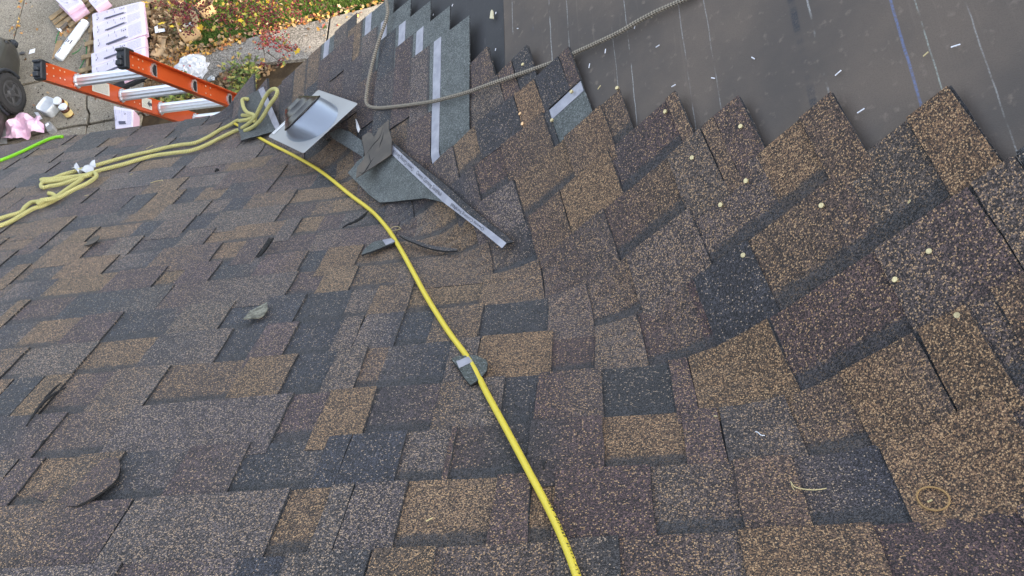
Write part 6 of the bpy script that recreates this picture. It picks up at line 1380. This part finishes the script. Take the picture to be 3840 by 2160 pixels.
# fallen leaves: lobed pieces curled from the ground
LEAF = np.array([(0,-1,0),(.35,-.35,.06),(.95,-.25,.28),(.5,.15,.12),(.55,.7,.25),(0,1.0,.15),(-.5,.65,.28),(-.5,.1,.1),(-.95,-.2,.30),(-.35,-.4,.05)])
def leaves(name, P, size, pal_, z, lab, tilt=.5, mat='leafcol', kind='stuff'):
    n = len(P); s = R.uniform(size*.6, size*1.25, n)
    az = R.uniform(0, 2*np.pi, n); tx = R.normal(0, tilt, n); ty = R.normal(0, tilt*.6, n)
    L = LEAF[None]*np.stack([s*R.uniform(.7,1,n), s, s*R.uniform(-.6,1.2,n)], 1)[:,None,:]
    c, s_ = np.cos(tx), np.sin(tx); y = L[:,:,1]*c[:,None]-L[:,:,2]*s_[:,None]; zz = L[:,:,1]*s_[:,None]+L[:,:,2]*c[:,None]
    c, s_ = np.cos(ty), np.sin(ty); x = L[:,:,0]*c[:,None]+zz*s_[:,None]; zz = -L[:,:,0]*s_[:,None]+zz*c[:,None]
    c, s_ = np.cos(az), np.sin(az); X = x*c[:,None]-y*s_[:,None]; Y = x*s_[:,None]+y*c[:,None]
    zz = zz-zz.min(1, keepdims=True)
    if P.shape[1] == 3: base = P[:,2]
    else: base = np.full(n, z)+R.uniform(0, .015, n)
    V = np.stack([X+P[:,0:1], Y+P[:,1:2], zz+base[:,None]], 2)
    pal_ = np.array(pal_); cols = pal_[R.integers(0, len(pal_), n)]*R.uniform(.7, 1.25, (n,1))
    return tag(np_mesh(name, V.reshape(-1,3), np.arange(n*10).reshape(n,10), cols, MAT[mat], 10), kind=kind)
dry = [(.26,.165,.085),(.33,.22,.12),(.19,.115,.055),(.38,.28,.17),(.14,.085,.045)]; gold = [(.52,.29,.06),(.45,.22,.06),(.55,.36,.12),(.33,.13,.05)]
bed = [(-8.28,12.4),(-8.2,11.4),(-8.06,10.5),(-8.0,9.7),(-7.95,9.15),(-7.6,9.2),(-7.75,9.7),(-7.6,10.05),(-7.4,10.4),(-7.55,11.0),(-7.7,12.4)]
leaves('leaf_litter', scatter(bed, 2600), .055, dry, GZ-.005, '')
leaves('leaf_litter', scatter(gp, 900), .042, dry+gold, GZ+.01, '')
leaves('leaf_litter', scatter([(-7.75,10.0),(-7.6,9.8),(-7.0,10.2),(-6.3,10.38),(-6.3,10.58),(-7.0,10.45),(-7.5,10.5)], 330), .042, dry+gold, GZ+.012, '')
leaves('leaf_litter', scatter([(-7.9,10.35),(-7.6,9.75),(-7.25,9.85),(-7.3,10.3)], 170), .045, gold, GZ+.012, '')
leaves('leaf_litter', scatter([(-6.2,10.48),(-4.8,10.62),(-3.6,10.84),(-3.6,10.95),(-4.8,10.78),(-6.2,10.62)], 170), .040, dry+gold, GZ+.012, '')
leaves('leaf_litter', scatter([(-7.7,9.3),(-7.2,9.2),(-6.3,9.3),(-5.6,9.75),(-6.5,9.84),(-7.0,9.5),(-7.4,9.25)], 520), .045, dry, GZ-.02, '')
leaves('leaf_litter', scatter([(-11.06,8.9),(-10.84,8.9),(-10.86,11),(-10.9,13),(-11.1,13)], 90), .035, gold, GZ+.02, '')
leaves('leaf_litter', scatter([(-9.95,11.2),(-9.55,11.2),(-9.4,11.7),(-9.9,11.6)], 60), .045, gold+dry, GZ+.02, '')
leaves('leaf_litter', scatter([(-13.5,9),(-8.4,9),(-8.5,13),(-13.5,13)], 120), .034, gold+dry, GZ+.022, '')
leaves('leaf_litter', scatter([(-7.5,9.5),(-3.6,9.9),(-3.6,10.9),(-7.5,10.25)], 70), .040, gold+dry+[(.30,.07,.05)], GZ+.022, '')
# gravel chips on the concrete
P = scatter([(-13.5,8.7),(-8.2,8.7),(-8.4,13),(-13.5,13)], 700); n = len(P); s = R.uniform(.006, .018, n)
T = np.array([(-1,-1,0),(1,-1,0),(1,1,0),(-1,1,0),(0,0,1.2)]); V = T[None]*s[:,None,None]*R.uniform(.6,1.3,(n,5,3))+np.concatenate([P, np.full((n,1), GZ+.021)], 1)[:,None,:]
Fq = (np.array([(0,1,4),(1,2,4),(2,3,4),(3,0,4)])[None]+np.arange(n)[:,None,None]*5).reshape(-1,3); cols = np.repeat(np.array([(.09,.075,.06),(.4,.38,.34),(.05,.04,.035)])[R.integers(0,3,n)], 4, axis=0)
tag(np_mesh('grit', V.reshape(-1,3), Fq, cols, MAT['leafcol'], 3), kind='stuff')
# low plants at the house corner
def small_plant(c, rad, hgt, nst, label, pal_, seed):
    rs = random.Random(seed); root = empty('garden_plant', (c[0], c[1], GZ-.06), label=label, cat='plant', group='low plants along the house')
    st = MB(); pts = []
    for i in range(nst):
        a = rs.uniform(0, 2*math.pi); r = rad*math.sqrt(rs.random()); tip = Vector((c[0]+r*math.cos(a), c[1]+r*math.sin(a), GZ+hgt*rs.uniform(.4, 1))); b = Vector((c[0]+r*.25*math.cos(a), c[1]+r*.25*math.sin(a), GZ-.06))
        m = (tip+b)/2+Vector((0,0,.06)); st.tube([b, m, tip], .006, 5)
        for k in range(9): t = .25+.75*rs.random(); p = b*(1-t)+tip*t; pts.append((p.x+rs.uniform(-.05,.05), p.y+rs.uniform(-.05,.05), p.z+rs.uniform(-.02,.05)))
    adopt(st.build('stem', MAT['bark']), root)
    o = leaves('foliage', np.array(pts), .045, pal_, 0, '', tilt=.6); adopt(o, root)
gr = [(.10,.15,.035),(.16,.21,.05),(.22,.24,.06),(.07,.10,.03),(.30,.26,.07)]
small_plant(G['SHRUB'][0], .36, .45, 34, 'low green and yellow leafy plant beside the roof corner', gr, 3)
small_plant((-7.25, 9.42), .32, .3, 22, 'straggly green weed seen between the ladder rails', gr, 4)
small_plant((-7.7, 9.25), .22, .2, 12, 'small yellowing weed under the ladder near the eave', gr+[(.35,.25,.08)], 5)
# crab apple: trunk outside the frame, twigs with red fruit reaching into it
tr = empty('crab_apple_tree', (-5.6, 14.2, GZ-.05), label='crab apple tree with red fruit and yellow leaves hanging over the lawn', cat='tree')
mb = MB(); top = Vector((-5.5, 13.6, GZ+2.3)); mb.tube([Vector((-5.6,14.2,GZ-.1)), Vector((-5.65,14.1,GZ+.8)), Vector((-5.5,13.9,GZ+1.6)), top], .10, 10, rfun=lambda t: 1-.4*t)
adopt(mb.build('trunk', MAT['bark'], smooth=True), tr)
fruit, lf = [], []
def branch(*a, **k):
    m_ = MB(); m_.tube(*a, **k); adopt(m_.build('branch', MAT['bark'], smooth=True), tr)
for B in BRANCH:
    p = [Vector(q) for q in B]; branch(smooth_path([tuple(q) for q in p], .05), .008, 6, rfun=lambda t: 1.2-.9*t)
starts = [Vector(B[0]) for B in BRANCH]
for s_ in starts:
    if s_.y > 11.5: branch(smooth_path([tuple(top), tuple(top*.45+s_*.55+Vector((0,0,.45))), tuple(s_)], .12), .028, 7, rfun=lambda t: 1.2-.9*t)
for k in range(14):
    a = rnd.uniform(0, 2*math.pi); e = top+Vector((math.cos(a)*1.5, abs(math.sin(a))*1.6+.2, rnd.uniform(.2, 1.4))); branch(smooth_path([tuple(top), tuple(top*.5+e*.5+Vector((0,0,.3))), tuple(e)], .12), .03, 6, rfun=lambda t: 1.2-.95*t)
    for j in range(28):
        t = rnd.uniform(.4, 1); q = top*(1-t)+e*t; (fruit if rnd.random() < .6 else lf).append((q.x+rnd.gauss(0,.15), q.y+rnd.gauss(0,.15), q.z+rnd.gauss(0,.15)))
fc = []
for (c, n, sd, cl) in BERRY:
    for k in range(n):
        fruit.append((rnd.gauss(c[0], sd), rnd.gauss(c[1], sd), rnd.gauss(c[2], sd*.8))); fc.append(cl)
    for k in range(max(1, n//7)): lf.append((rnd.gauss(c[0], sd*1.2), rnd.gauss(c[1], sd*1.2), rnd.gauss(c[2], sd)))
nb0 = len(fruit)-len(fc)
Fv = np.array(fruit); n = len(Fv); ico = np.array([(0,0,1),(.9,0,.3),(.28,.85,.3),(-.72,.53,.3),(-.72,-.53,.3),(.28,-.85,.3),(0,0,-1)])
rb = R.uniform(.010, .019, n); V = ico[None]*rb[:,None,None]+Fv[:,None,:]
tri = np.array([(0,1,2),(0,2,3),(0,3,4),(0,4,5),(0,5,1),(6,2,1),(6,3,2),(6,4,3),(6,5,4),(6,1,5)])
Fq = (tri[None]+np.arange(n)[:,None,None]*7).reshape(-1,3)
cr = np.array([(.15,.012,.02),(.20,.02,.022),(.10,.008,.015)]); cpk = np.array([(.42,.075,.07),(.33,.035,.045),(.40,.11,.08)])
cols = cr[R.integers(0,3,n)]
for i, cl in enumerate(fc):
    if cl == 'p': cols[nb0+i] = cpk[R.integers(0,3)]
o = tag(np_mesh('fruit', V.reshape(-1,3), Fq, np.repeat(cols, 10, axis=0), MAT['berry'], 3), kind='stuff'); adopt(o, tr)
o = leaves('foliage', np.array(lf), .032, [(.34,.28,.05),(.20,.20,.05),(.12,.15,.04),(.45,.30,.05)], 0, '', tilt=.9); adopt(o, tr)
o = leaves('yellow_leaf', np.array([p for p, s_ in YLEAF]), .048, [(.72,.50,.04),(.66,.40,.03),(.55,.48,.08)], 0, '', tilt=.5); adopt(o, tr)
